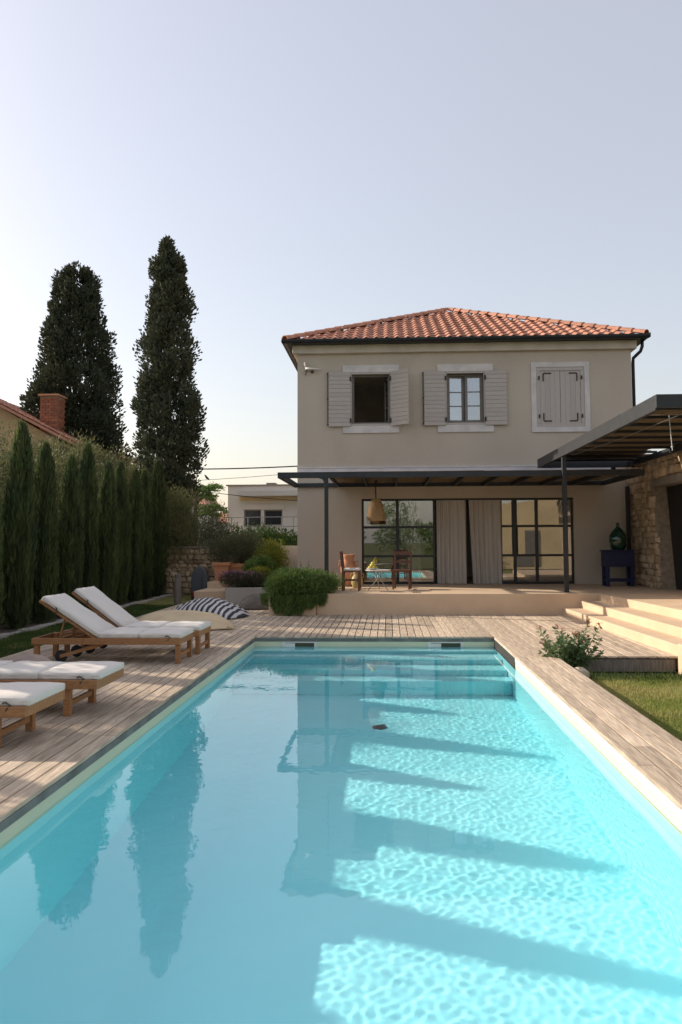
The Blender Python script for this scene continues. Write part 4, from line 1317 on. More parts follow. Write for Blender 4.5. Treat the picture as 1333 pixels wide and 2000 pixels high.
def column_mesh(H, Rr, seed, n=9000):
    """a narrow clipped cypress column: vertical sprays over a lumpy core"""
    global rng
    keep = rng
    rng = np.random.default_rng(seed)
    z = rng.uniform(.0, 1.0, n) ** 1.0
    a = rng.uniform(0, 2 * math.pi, n)
    prof = lambda q: Rr * np.interp(q, [0, .06, .25, .6, .82, .93, 1.0], [.72, .88, 1.0, .93, .68, .40, .06])
    lum = 1 + .12 * np.sin(a * 2 + z * 5 + seed) + .13 * np.sin(a * 6 + 1.5 * np.sin(z * 5) + seed * 2) + .10 * np.sin(a * 13 - z * 3) + .05 * np.sin(a * 5 + z * 37)
    r_ = prof(z) * lum * (.74 + .34 * rng.uniform(0, 1, n) ** 1.4)
    P = np.stack([r_ * np.cos(a), r_ * np.sin(a), z * H * .975], 1)
    D = np.stack([np.cos(a) * .2, np.sin(a) * .2, np.ones(n)], 1) + rng.normal(size=(n, 3)) * .16
    V1, F1 = leaf_arrays(P, D, rng.uniform(.10, .24, n), rng.uniform(.018, .04, n))
    nz_, na = 16, 12
    cv = []
    for i in range(nz_ + 1):
        q = i / nz_
        for k in range(na):
            aa = 2 * math.pi * k / na
            cr = prof(np.array([q]))[0] * .62
            cv.append((cr * math.cos(aa), cr * math.sin(aa), q * H * .96))
    cf = [(i * na + k, i * na + (k + 1) % na, (i + 1) * na + (k + 1) % na, (i + 1) * na + k) for i in range(nz_) for k in range(na)]
    V, F = cat_arrays([(V1, F1), (np.array(cv), np.array(cf))])
    rng = keep
    return np_mesh('crown', V, F, 'hedge_cypress_leaf')


COLS = [column_mesh(3.7, .30, s_) for s_ in (1, 2, 3, 4)]
ctrunk = MB().tube([(0, 0, -.05), (0, 0, .5)], [.045, .04], 8).mesh('trunk', 'bark', smooth=True)
CXROW = -7.15
vis = [(40, 826, 1.0, 'tallest narrow cypress of the row, nearest at the left edge'),
       (86, 866, .92, 'narrow cypress of the row, second from the left edge'),
       (134, 890, .88, 'narrow cypress of the row, third from the left edge'),
       (171, 868, .86, 'narrow cypress of the row, fourth from the left edge'),
       (205, 903, .90, 'narrow cypress of the row, fifth from the left edge'),
       (235, 903, .88, 'narrow cypress of the row, sixth from the left edge'),
       (261, 916, .92, 'narrow cypress of the row, seventh from the left edge'),
       (283, 918, .88, 'narrow cypress of the row, eighth from the left edge'),
       (307, 900, 1.05, 'narrow cypress at the far end of the row')]
rows = []
for px, py, k, lab in vis:
    y_ = at(px, 1150, X=CXROW).y
    rows.append((y_, at(px, py, Y=y_).z, k, lab))
hid = [(13.45, 3.1, .9), (12.0, 3.5, .95), (10.75, 3.1, .9), (9.45, 3.5, 1.05), (8.75, 2.3, .9), (8.0, 3.6, .9), (6.9, 2.5, 1.0), (5.9, 3.3, .95), (5.0, 3.5, .95), (4.1, 3.4, .9), (2.9, 3.5, .9)]
for i, (y_, h, k) in enumerate(hid):
    rows.append((y_, h, k, 'narrow clipped cypress of the row beyond the left edge'))
for i, (y_, h, k, lab) in enumerate(rows):
    t = thing('cypress_column', lab, 'cypress', (CXROW + random.uniform(-.06, .06), y_, -.03), random.uniform(0, 6), 'narrow cypresses in the row along the lawn')
    t.scale = (k * random.uniform(.74, .92), k * random.uniform(.8, .95), h / 3.7)
    link('crown', COLS[i % 4], t)
    link('trunk', ctrunk, t)
# pale edging stones between lawn and bed
curb = thing('bed_edging', 'line of pale stones edging the cypress bed along the lawn', 'edging', (-6.79, 14, -.05))
y_ = 6.0
while y_ < 25.5:
    L_ = random.uniform(.25, .5)
    MB().cbox(-6.86 + random.uniform(-.02, .02), -6.74 + random.uniform(-.02, .02), y_, y_ + L_ - .015, -.10, .015 + random.uniform(-.015, .02), .012).build('stone', 'pebble', curb, world=True)
    y_ += L_


def hedge_mesh(x0, x1, y0, y1, h, n, m, L=.06):
    P = np.stack([rng.uniform(x0, x1, n), rng.uniform(y0, y1, n), rng.uniform(0, h, n)], 1)
    f = rng.integers(0, 3, n)                               # push most leaves to a face
    P[f == 0, 0] = x1 + rng.normal(0, .03, (f == 0).sum()); P[f == 1, 2] = h + rng.normal(0, .03, (f == 1).sum())
    D = rng.normal(size=(n, 3)) + np.array([.5, 0, .4])
    V1, F1 = leaf_arrays(P, D, rng.uniform(.7, 1.3, n) * L, rng.uniform(.4, .7, n) * L)
    bm = MB().box(x0, x1 - .06, y0, y1, 0, h - .06)
    V, F = cat_arrays([(V1, F1), (np.array(bm.v), np.array(bm.f))])
    return np_mesh('foliage', V, F, m)


hg = thing('clipped_hedge', 'bright green clipped hedge behind the row of narrow cypresses', 'hedge', (0, 0, 0))
link('foliage', hedge_mesh(-8.35, -7.75, 3, 26, 2.25, 26000, 'hedge_leaf'), hg)


def branch_tree(name, label, cat, loc, H, crown_r, seed, m, nclump, per, leafL, leafW, crown_z=(.35, 1.0), group=None, rz=0, flat=.8, upward=.25, trunk_r=.10, spread=.55):
    """crooked trunk, limbs to the clumps, leaf clumps with gaps"""
    global rng
    keep = rng
    rng = np.random.default_rng(seed)
    t = thing(name, label, cat, loc, rz, group)
    lo, hi = crown_z[0] * H, crown_z[1] * H
    c = []
    while len(c) < nclump:
        q = rng.uniform(-1, 1, 3)
        if .1 < np.linalg.norm(q) < 1:
            c.append(q)
    c = np.array(c)
    c *= (np.linalg.norm(c, axis=1, keepdims=True) ** -.35)
    c = np.clip(c, -1, 1)
    cen = np.stack([c[:, 0] * crown_r * .8, c[:, 1] * crown_r * .8, lo + (c[:, 2] * .5 + .5) * (hi - lo) * .92], 1)
    rad = rng.uniform(.22, .42, nclump) * crown_r * spread
    tp_ = [(0, 0, -.1), (.06 * H * .3, .03, lo * .5), (-.03, .06, lo), (.03, -.02, lo + (hi - lo) * .45)]
    tr_ = MB().tube(tp_, [trunk_r, trunk_r * .8, trunk_r * .65, trunk_r * .25], 8)
    tro = tr_.build('trunk', 'bark', t, smooth=True)
    lm = MB()
    for i in range(min(nclump, 16)):
        st = Vector(tp_[2]).lerp(Vector(tp_[3]), rng.uniform(0, .8))
        e_ = Vector(cen[i])
        mid = st.lerp(e_, .5) + Vector((0, 0, .1 * H * .3))
        lm.tube([st, mid, e_], [trunk_r * .35, trunk_r * .22, trunk_r * .06], 5)
    lm.build('limbs', 'bark', tro, smooth=True)
    P, d = clumps(cen, rad, per, flat)
    D = d + np.array([0, 0, upward]) + rng.normal(size=P.shape) * .5
    link('crown', leaves('crown', P, D, rng.uniform(.7, 1.3, len(P)) * leafL, rng.uniform(.7, 1.3, len(P)) * leafW, m), t)
    rng = keep
    return t


OG = 'olive trees behind the cypress row'
ol = [(-9.5, 18.6, 4.7, 1.8, 'olive tree behind the tallest narrow cypress'), (-9.6, 21.4, 5.1, 1.8, 'olive tree behind the third and fourth narrow cypresses'),
      (-9.6, 24.3, 5.1, 1.8, 'olive tree below the broad tall cypress'), (-9.4, 27.2, 5.2, 1.8, 'olive tree between the two tall cypresses'),
      (-9.0, 30.0, 4.9, 1.6, 'olive tree left of the slender tall cypress'),
      (-9.3, 15.8, 4.1, 1.7, 'olive tree at the left edge behind the tallest narrow cypress'), (-9.2, 12.6, 3.7, 1.6, 'olive tree beyond the left edge beside the lawn'), (-9.2, 9.4, 3.5, 1.6, 'olive tree beyond the left edge level with the near loungers'),
      (-9.0, 6.2, 3.4, 1.6, 'olive tree beyond the left edge level with the front lounger'), (-9.2, 3.2, 3.4, 1.6, 'olive tree beyond the left edge beside the camera')]
for i, (x_, y_, h, r_, lab) in enumerate(ol):
    branch_tree('olive_tree', lab, 'olive tree', (x_, y_, -.05), h, r_, 40 + i, 'olive_leaf', 60, 300, .12, .032, (.12, 1.0), OG, upward=.5, spread=1.0)

# bushes at the far left end of the deck
def bush(name, label, cat, loc, rx, ry, rz_, m, n, L, W, seed, group=None, up_=.6, lumps=10, hole=0.0, stem=True, jitter=.45, drop=0.0):
    """dense bush: leaves over overlapping lumps; drop lets the rim hang"""
    global rng
    keep = rng
    rng = np.random.default_rng(seed)
    t = thing(name, label, cat, loc, 0, group)
    a = rng.uniform(0, 2 * math.pi, lumps); rr = np.sqrt(rng.uniform(0, 1, lumps)) * .6
    cen = np.stack([rr * np.cos(a) * rx, rr * np.sin(a) * ry, rng.uniform(.35, .62, lumps) * rz_], 1)
    which = rng.integers(0, lumps, n)
    d = unit(rng.normal(size=(n, 3)) + np.array([0, 0, .15]))
    s = np.array([rx * .55, ry * .55, rz_ * .42])
    P = cen[which] + d * s * rng.uniform(.62, 1.04, (n, 1))
    P[:, 2] = np.maximum(P[:, 2], -drop + .02 * rng.uniform(0, 1, n))
    D = d * .8 + np.array([0, 0, up_]) + rng.normal(size=(n, 3)) * jitter
    link('foliage', leaves('foliage', P, D, rng.uniform(.6, 1.3, n) * L, rng.uniform(.6, 1.3, n) * W, m), t)
    if stem:
        sm = MB()
        for i in range(6):
            e_ = Vector(cen[i % lumps])
            sm.tube([(e_.x * .2, e_.y * .2, -.05), (e_.x * .6, e_.y * .6, e_.z * .5), tuple(e_)], [.025, .018, .008], 5)
        sm.build('stems', 'bark', t, smooth=True)
    rng = keep
    return t


# big round rosemary hanging over its cream planter at the corner of the terrace
pb = thing('planter_box', 'low cream planter box at the left end of the terrace under the round bush', 'planter', (-2.12, 18.0, 0))
rect_frame_xy = MB()
for x0, x1, y0, y1 in ((-2.66, -1.61, 17.05, 17.15), (-2.66, -1.61, 18.85, 18.95), (-2.66, -2.56, 17.15, 18.85), (-1.71, -1.61, 17.15, 18.85)):
    rect_frame_xy.box(x0, x1, y0, y1, -.1, .42)
rect_frame_xy.build('walls', 'cream', pb, world=True)
MB().box(-2.56, -1.71, 17.15, 18.85, -.1, .36).build('soil', 'soil', pb, world=True)
t = bush('rosemary_bush', 'large round dark green rosemary bush spilling over the planter at the terrace corner', 'bush', (-2.08, 17.55, .36), .86, .78, .62, 'rosemary_leaf', 30000, .09, .015, 21, up_=.2, lumps=18, drop=.34)
rngb = np.random.default_rng(77)                            # the hanging curtain of shoots in front
n_ = 9000
aa = rngb.uniform(-2.9, .1, n_); tt = rngb.uniform(0, 1, n_)
P = np.stack([.80 * np.cos(aa) * rngb.uniform(.9, 1.05, n_) * (1 - .05 * tt), .66 * np.sin(aa) * rngb.uniform(.92, 1.05, n_), .14 - (.30 + .13 * np.sin(aa * 3 + .4) + .05 * np.sin(aa * 17)) * tt - .04 * rngb.uniform(0, 1, n_)], 1)
D = np.stack([np.cos(aa) * .3, np.sin(aa) * .3, -np.ones(n_)], 1) + rngb.normal(size=(n_, 3)) * .3
link('hanging_shoots', leaves('hanging_shoots', P, D, rngb.uniform(.05, .12, n_), rngb.uniform(.008, .016, n_), 'rosemary_leaf'), t)
n_ = 420
P = np.stack([rngb.normal(.28, .28, n_), rngb.normal(.25, .25, n_), rngb.uniform(.3, .5, n_)], 1)
D = rngb.normal(size=(n_, 3)) * .5 + np.array([0, 0, 1])
t = thing('strappy_plant', 'pale green strap leaved plant rising behind the round bush', 'plant', (-1.85, 18.1, .36))
P[:, 2] -= .3
link('leaf_blades', leaves('leaf_blades', P, D, rngb.uniform(.25, .5, n_), rngb.uniform(.014, .024, n_), 'blade_leaf'), t)
# tall thin stems beside the house corner
t = thing('thin_shrub', 'thin wispy shrub of upright stems against the left house corner', 'shrub', (at(590, 1120, Y=18.5).x, 18.55, .36))
sm = MB(); PP, DD = [], []
for k in range(9):
    x_, y_ = rngb.normal(0, .2), rngb.normal(0, .1); h = rngb.uniform(.45, .85)
    sm.tube([(x_ * .4, y_, 0), (x_ * .8, y_, h * .5), (x_, y_ + .03, h)], [.008, .006, .003], 5)
    for q in np.linspace(.3, 1, 26):
        for s_ in range(2):
            PP.append((x_ * (.4 + .6 * q), y_, h * q)); DD.append(rngb.normal(size=3) + np.array([0, 0, .5]))
sm.build('stems', 'bark', t, smooth=True)
link('foliage', leaves('foliage', np.array(PP), np.array(DD), .07, .022, 'olive_leaf'), t)

# cream stairs, planter wall, terracotta pots at the left rear
st = thing('garden_steps', 'three cream plaster steps rising left of the lavender planter', 'steps', (-5.1, 21.3, 0))
MB().box(at(373, 1170, Y=20.3).x, at(441, 1170, Y=20.3).x, 20.21, 23.5, -.1, .085).build('step', 'cream', st, bevel=.012, world=True)
MB().box(at(379, 1160, Y=20.75).x, at(440.5, 1160, Y=20.75).x, 20.75, 23.5, .05, at(400, 1155, Y=20.75).z).build('step', 'cream', st, bevel=.012, world=True)
MB().box(at(405, 1140, Y=22.1).x, at(440, 1140, Y=22.1).x, 22.1, 23.5, .1, at(420, 1136.5, Y=22.1).z).build('step', 'cream', st, bevel=.012, world=True)
pw = thing('planter_wall', 'pale grey rendered planter holding the lavender', 'planter', (-3.7, 20.6, 0))
pwx0, pwx1 = at(441, 1160, Y=20.3).x + .004, -2.7
MB().box(pwx0, pwx1, 20.22, 20.36, -.1, at(480, 1148, Y=20.22).z).build('front_wall', 'paleplaster', pw, bevel=.01, world=True)
MB().box(pwx0, pwx0 + .12, 20.361, 22.5, -.1, at(480, 1148, Y=20.22).z - .002).build('side_wall', 'paleplaster', pw, bevel=.01, world=True)
MB().box(pwx0 + .121, pwx1, 20.361, 22.5, -.1, at(480, 1148, Y=20.22).z - .06).build('soil', 'soil', pw, world=True)
lz_ = at(480, 1150, Y=20.6).z
lv = bush('lavender_bush', 'dark lavender clump with dusty purple flowers on the pale planter', 'lavender', (at(474, 1140, Y=20.65).x, 20.65, lz_), .62, .40, .42, 'lavender_leaf', 9000, .09, .012, 31, up_=.8, lumps=9)
P = np.stack([rngb.normal(-.15, .26, 700), rngb.normal(-.05, .16, 700), rngb.uniform(.26, .45, 700)], 1)
link('flowers', leaves('flowers', P, rngb.normal(size=(700, 3)) * .4 + np.array([0, 0, 1]), .06, .022, 'lavender_flower'), lv)
bush('low_shrub', 'bright lime green low mound behind the lavender', 'shrub', (at(510, 1125, Y=21.5).x, 21.5, lz_), .52, .4, .55, 'lime_leaf', 7000, .06, .02, 33, lumps=8)
bush('round_shrub', 'dark green shrub below the yellow green shrub beside the terracotta pots', 'shrub', (at(505, 1100, Y=22.0).x, 22.0, lz_), .5, .4, .85, 'shrub_leaf', 7000, .07, .03, 34, lumps=9)
bush('yellow_shrub', 'airy yellow green shrub left of the house corner', 'shrub', (at(527, 1100, Y=22.4).x, 22.45, lz_), .55, .5, 1.35, 'lime_leaf', 6500, .07, .026, 35, lumps=14)


def square_pot(label, loc, top, h, rz):
    t = thing('terracotta_pot', label, 'pot', loc, rz, 'square terracotta pots on the garden steps')
    b_ = top * .72
    mb = MB()
    rings = [(b_, 0), (b_ + (top - b_) * .25, h * .25), (b_ + (top - b_) * .26, h * .26), (b_ + (top - b_) * .80, h * .82), (top + .03, h * .83), (top + .03, h), (top - .04, h), (top - .06, h * .86)]
    for r_, z in rings:
        mb.v += [(-r_, -r_, z), (r_, -r_, z), (r_, r_, z), (-r_, r_, z)]
    for i in range(len(rings) - 1):
        mb.f += [(i * 4 + k, i * 4 + (k + 1) % 4, i * 4 + 4 + (k + 1) % 4, i * 4 + 4 + k) for k in range(4)]
    mb.f += [(3, 2, 1, 0)]
    mb.build('body', 'terracotta', t, bevel=.008)
    MB().box(-top + .06, top - .06, -top + .06, top - .06, h * .8, h * .87).build('soil', 'soil', t)
    return t


zs_ = at(420, 1136.5, Y=22.1).z
sqz = at(434, 1098, Y=22.6).z - zs_
c1_ = at(434, 1115, Y=22.6)
square_pot('left square terracotta pot at the top of the garden steps', (c1_.x, 22.62, zs_), .235, sqz, R(4))
c2_ = at(469, 1110, Y=22.85)
square_pot('right square terracotta pot behind the lavender', (c2_.x + .02, 23.0, lz_ - .06 + .002), .28, sqz + .12, R(-3))
zt_ = zs_ + sqz
bush('olive_shrub', 'grey green olive shrub growing in the left terracotta pot', 'shrub', (c1_.x + .05, 22.7, zt_ - .08), .62, .5, .85, 'grey_leaf', 7000, .07, .014, 36, lumps=14)
bush('olive_shrub', 'grey green olive shrub growing in the right terracotta pot', 'shrub', (c2_.x + .05, 23.0, zt_ - .03), .66, .5, .95, 'grey_leaf', 7000, .07, .014, 37, lumps=14)
bush('climber_shrub', 'fresh green leafy shrub beside the house below the white building', 'shrub', (at(545, 1060, Y=24).x, 24.2, .3), .95, .5, 1.75, 'shrub_leaf', 9000, .10, .05, 38, lumps=18)
bush('climber_shrub', 'green leafy shrub under the railing of the white building', 'shrub', (at(490, 1050, Y=25.5).x, 25.5, .2), 1.1, .6, 2.0, 'shrub_leaf', 9000, .09, .035, 39, lumps=18)
bush('grey_shrub', 'dusky grey green shrub right of the slender tall cypress', 'shrub', (at(410, 1040, Y=25.2).x, 25.2, .1), 1.05, .8, 2.35, 'grey_leaf', 12000, .08, .02, 41, lumps=24)
bush('grey_shrub', 'broad grey green shrub in front of the slender tall cypress', 'shrub', (at(352, 1010, Y=24.6).x - .1, 24.5, .9), 1.0, .9, 2.6, 'olive_leaf', 13000, .09, .02, 42, lumps=26)
bush('wispy_shrub', 'pale wispy shrub with yellowish tips before the red roofs', 'shrub', (at(418, 1010, Y=26.5).x, 26.5, .6), .7, .5, 2.6, 'olive_leaf', 4500, .08, .02, 43, lumps=18)

# plaster garden wall by the house, rubble wall behind the steps
tag(MB().box(at(548, 1080, Y=23.2).x, HX0 - .002, 23.2, 23.4, -.1, at(570, 1066, Y=23.2).z).build('garden_wall', 'plaster', bevel=.01), 'low taupe plaster garden wall joining the left house corner', 'wall')
rw = thing('stone_wall', 'rubble stone garden wall behind the garden steps', 'wall', (-6.8, 24.3, 0))
RW0, RW1 = at(318, 1100, Y=24.2).x, at(452, 1100, Y=24.2).x
rwz = at(390, 1071, Y=24.2).z
rc = MB().box(RW0, RW1, 24.25, 24.6, -.1, rwz).build('wall_core', 'mortar', rw, world=True)
lay_stones(rc, 24.252, RW0, RW1, 0, rwz, flip=math.pi / 2, big=.8)
MB().box(RW0, RW1, 24.2, 24.65, rwz + .001, rwz + .06).build('coping', 'concrete', rw, bevel=.01, world=True)

# wooden stumps and a covered grey thing by the steps
for lab, px, py_t, r_, dy in (('shorter weathered wooden post at the far corner of the deck', 359.5, 1131, .068, -.10), ('taller weathered wooden post at the far corner of the deck', 369.5, 1121, .085, .05)):
    c_ = at(px, 1172, Y=20.25 + dy)
    h = at(px, py_t, Y=20.25 + dy).z
    mb = MB().tube([(0, 0, -.2), (.005, 0, h * .5), (0, 0, h - .015), (0, 0, h)], [r_ * 1.05, r_, r_ * .98, r_ * .86], 12)
    o = mb.build('wooden_post', 'stump', None)
    o.location = (min(c_.x, -5.51 - r_), 20.25 + dy, 0)
    tag(o, lab, 'post', 'weathered wooden posts')
c_ = at(391, 1150, Y=22.4)
t = thing('hose_cabinet', 'blue grey round topped cover standing before the rubble wall', 'cover', (c_.x, 22.4, -.24))
hh = at(391, 1106, Y=22.4).z + .24
hw = .235
poly = [(-hw, 0), (hw, 0), (hw, hh * .68)] + [(hw * math.cos(a), hh * .68 + hh * .32 * math.sin(a)) for a in np.linspace(.25, math.pi - .25, 9)] + [(-hw, hh * .68)]
cab = MB(); k_ = len(poly)
cab.v = [(x, -.13, z) for x, z in poly] + [(x, .13, z) for x, z in poly]
cab.f = [tuple(range(k_)), tuple(range(2 * k_ - 1, k_ - 1, -1))] + [((i + 1) % k_, i, k_ + i, k_ + (i + 1) % k_) for i in range(k_)]
cab.build('shell', 'bluegrey', t, bevel=.03, segs=3)
MB().box(hw * .35, hw * .42, -.142, -.131, .1, hh * .75).build('seam', 'iron', t)
MB().lathe([(.02, 0), (.09, .01), (.10, .08), (.08, .16), (.02, .17)], 16).build('red_reel', 'red_plastic', t, smooth=True).matrix_basis = Matrix.Translation((-.08, -.22, .28))

# ------------------------------------------------------------------ right-hand corner: valerian, rock, lawn grass
vc = at(1113, 1312, Z=-.2)
vt = thing('valerian_plant', 'leafy valerian with small red flower heads at the deck corner', 'plant', (2.52, vc.y, -.21))
P, D, FP, FD = [], [], [], []
sm = MB()
rv = np.random.default_rng(4)
for k in range(52):
    a = rv.uniform(0, 6.28); lean_ = rv.uniform(.05, .46); h = rv.uniform(.26, .50) if k > 8 else rv.uniform(.50, .70)
    e_ = np.array([math.cos(a) * lean_, math.sin(a) * lean_ * .8, h])
    pts = [(0.0 + e_[0] * .15, e_[1] * .15, 0), tuple(e_ * [.6, .6, .5]), tuple(e_)]
    sm.tube(pts, [.006, .005, .003], 5)
    for q in np.linspace(.15, .97, 15):
        b0 = np.array([e_[0] * (.15 + .85 * q), e_[1] * (.15 + .85 * q), h * q])
        for s_ in range(3):
            P.append(b0); D.append(rv.normal(size=3) * [1, 1, .5] + np.array([0, 0, .25]))
    if k < 11:
        FP.append(e_ + rv.normal(size=(26, 3)) * .018 + [0, 0, .01]); FD.append(rv.normal(size=(26, 3)) + np.array([0, 0, .8]))
sm.build('stems', 'valerian_leaf', vt, smooth=True)
P, D = np.array(P), np.array(D)
link('leaf_mass', leaves('leaf_mass', P, D, rv.uniform(.05, .10, len(P)), rv.uniform(.022, .040, len(P)), 'valerian_leaf'), vt)
for fp_, fd_ in zip(FP, FD):
    link('flower_head', leaves('flower_head', fp_, fd_, .022, .014, 'red_flower'), vt)
rk = at(1150, 1325, Z=-.2)


def rock_mesh(name, m, r_, seed):
    bm = bmesh.new()
    bmesh.ops.create_icosphere(bm, subdivisions=3, radius=1)
    q = np.random.default_rng(seed)
    pl_ = [(Vector(unit(q.normal(size=(1, 3)))[0]), q.uniform(.55, .85)) for _ in range(9)]
    for v in bm.verts:
        for nn_, dd in pl_:
            ex = v.co.dot(nn_) - dd
            if ex > 0:
                v.co -= nn_ * ex
        v.co = Vector((v.co.x * r_[0], v.co.y * r_[1], v.co.z * r_[2]))
    me_ = bpy.data.meshes.new(name)
    bm.to_mesh(me_); bm.free()
    me_.materials.append(MATS[m])
    return me_


o = link('rock', rock_mesh('rock', 'pale_rock', (.12, .10, .12), 3), M=Matrix.Translation((2.52, rk.y - .1, -.13)))
tag(o, 'pale angular rock beside the valerian on the lawn edge', 'rock')


def grass(x0, x1, y0, y1, z, n, m, L=(.025, .06), keepf=None):
    P = np.stack([rng.uniform(x0, x1, n), rng.uniform(y0, y1, n), np.full(n, z)], 1)
    if keepf is not None:
        P = P[keepf(P)]
    n = len(P)
    D = rng.normal(size=(n, 3)) * .45 + np.array([0, 0, 1])
    return leaves('grass', P, D, rng.uniform(*L, n) * (1 + .5 * np.sin(P[:, 0] * 5) * np.sin(P[:, 1] * 4)), rng.uniform(.004, .008, n), m)


g1 = stuff(tag(link('grass', grass(2.56, 5.2, 4.5, 10.5, -.206, 90000, 'grass')), 'sunlit short lawn grass right of the pool', 'grass'))
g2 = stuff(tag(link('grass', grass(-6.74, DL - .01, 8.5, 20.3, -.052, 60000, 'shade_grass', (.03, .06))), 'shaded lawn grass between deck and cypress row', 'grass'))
n_ = 900
P = np.stack([rng.uniform(2.6, 4.0, n_), rng.normal(10.35, .12, n_), np.full(n_, -.206)], 1)
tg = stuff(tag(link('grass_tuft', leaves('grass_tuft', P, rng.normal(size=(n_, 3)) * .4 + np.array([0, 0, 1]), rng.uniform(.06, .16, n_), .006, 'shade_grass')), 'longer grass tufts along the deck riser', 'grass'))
gv = []
for i in range(700):
    r_ = rng.uniform(.008, .02)
    gv.append((rng.uniform(2.38, 2.6), rng.uniform(4.2, 10.3), -.20 + r_ * .4, r_))
gm = MB()
for x_, y_, z_, r_ in gv:
    q = rng.uniform(.7, 1.3, 6)
    gm.add([(x_ - r_ * q[0], y_, z_), (x_ + r_ * q[1], y_, z_), (x_, y_ - r_ * q[2], z_), (x_, y_ + r_ * q[3], z_), (x_, y_, z_ + r_ * q[4] * .8), (x_, y_, z_ - r_)],
           [(0, 2, 4), (2, 1, 4), (1, 3, 4), (3, 0, 4), (2, 0, 5), (1, 2, 5), (3, 1, 5), (0, 3, 5)])
stuff(tag(gm.build('gravel', 'pebble'), 'small gravel along the right deck edge', 'gravel'))

# ------------------------------------------------------------------ neighbours in the distance
# white building seen between the cypress and the house
WY = 44.0
def wx(px): return at(px, 1000, Y=WY).x
def wz(py): return at(500, py, Y=WY).z


wb2 = thing('white_building', 'pale flat roofed building with two dark windows behind the shrubs', 'building', (wx(560), WY + 4, 0))
wins = [(wx(477), wx(510.5), wz(1028), wz(995.5)), (wx(516), wx(552), wz(1026.5), wz(996))]
wall_holes(wx(445.5), wx(700), -.2, wz(949), WY, .3, wins).build('front_wall', 'white_wall', wb2, world=True)
MB().box(wx(445.5), wx(445.5) + .3, WY + .3, WY + 9, -.2, wz(949)).build('side_wall', 'white_wall', wb2, world=True)
MB().box(wx(445.5) - .1, wx(700), WY - .1, WY + 9, wz(949) + .002, wz(946.5)).build('roof_slab', 'concrete', wb2, world=True)
MB().box(wx(469), wx(700), WY - .9, WY - .002, wz(970), wz(961)).build('canopy', 'white_wall', wb2, world=True)
MB().box(wx(469), wx(700), WY - .06, WY - .003, wz(978), wz(970.5)).build('warm_strip', 'warm_wall', wb2, world=True)
MB().box(wx(515), wx(533), WY + 1, WY + 2, wz(946), wz(940.5)).build('roof_box', 'concrete', wb2, world=True)
MB().box(wx(474), wx(555), WY - .05, WY - .004, wz(994.5), wz(985)).build('shutter_box', 'white_wall', wb2, world=True)
for x0, x1, z0, z1 in wins:
    f = rect_frame(MB(), x0, x1, WY + .1, WY + .2, z0, z1, .07).build('window', 'sash', wb2, world=True)
    MB().box(x0 + .07, x1 - .07, WY + .14, WY + .16, z0 + .07, z1 - .07).build('pane', 'darkpane', f, world=True)
rl = MB()
for py in (1012, 1030):
    rl.tube([(wx(446), WY - 1.2, wz(py)), (wx(590), WY - 1.2, wz(py - 1))], .025, 6)
for px in (461, 492, 520, 556, 579):
    rl.tube([(wx(px), WY - 1.2, wz(1040)), (wx(px), WY - 1.2, wz(1011))], .03, 6)
rl.build('railing', 'steel', wb2, world=True)
MB().box(wx(445.5), wx(700), WY - 1.3, WY, -.2, wz(1041)).build('balcony', 'white_wall', wb2, world=True)
for px, lab in ((391, 'nearer'), (432, 'farther')):
    Yr = 62
    xr = lambda p_: at(p_, 980, Y=Yr).x
    zr = lambda p_: at(400, p_, Y=Yr).z
    if px == 391:
        t = thing('red_roofed_house', 'distant house with orange tiled roof right of the slender cypress', 'house', (xr(380), Yr + 3, 0))
        a_, b_, e1, rg = xr(335), xr(402), zr(985), zr(945)
    else:
        Yr = 68
        t = thing('red_roofed_house', 'distant low house with red roof just left of the white building', 'house', (xr(435), Yr + 3, 0))
        a_, b_, e1, rg = xr(405), xr(449), zr(1020), zr(999)
    MB().box(a_ + .3, b_ - .3, Yr + .3, Yr + 6, -.2, e1 - .02).build('wall', 'white_wall', t, world=True)
    r_ = MB().add([(a_, Yr, e1), (b_, Yr, e1), (b_, Yr + 6.3, e1), (a_, Yr + 6.3, e1), (a_ + (b_ - a_) * .3, Yr + 3.1, rg), (b_ - (b_ - a_) * .3, Yr + 3.1, rg)],
                  [(0, 1, 5, 4), (1, 2, 5), (2, 3, 4, 5), (3, 0, 4), (3, 2, 1, 0)]).build('roof', 'roof_tile', t, world=True)
# layered conifer
cf_ = thing('layered_conifer', 'distant conifer with flat layered branches beside the white building', 'conifer', (at(378, 1000, Y=50).x, 50, 0))
ctop = at(400, 948, Y=50).z
MB().tube([(0, 0, 0), (.1, 0, ctop * .6), (.3, 0, ctop)], [.25, .16, .05], 8).build('trunk', 'bark', cf_, smooth=True)
PP, DD = [], []
for py, xa, xb in ((951, 392, 436), (957, 385, 425), (965, 388, 422), (972, 385, 418), (990, 395, 440), (996, 400, 448), (1004, 390, 430)):
    z_ = at(400, py, Y=50).z
    x0_, x1_ = at(xa, py, Y=50).x - cf_.location.x, at(xb, py, Y=50).x - cf_.location.x
    MB().tube([(.2, 0, z_ - .15), ((x0_ + x1_) / 2, -.2, z_ - .03), (x1_, -.4, z_ - .12)], [.06, .04, .015], 5).build('branch', 'bark', cf_, smooth=True)
    for k in range(420):
        s_ = rng.uniform(0, 1)
        PP.append((x0_ + (x1_ - x0_) * s_, rng.uniform(-.9, .6), z_ + .10 * math.sin(s_ * 8 + py) + rng.uniform(-.06, .10) - .2 * max(0, s_ - .6))); DD.append(rng.normal(size=3) * [1, 1, .35])
link('foliage', leaves('foliage', np.array(PP), np.array(DD), .24, .07, 'shrub_leaf'), cf_)
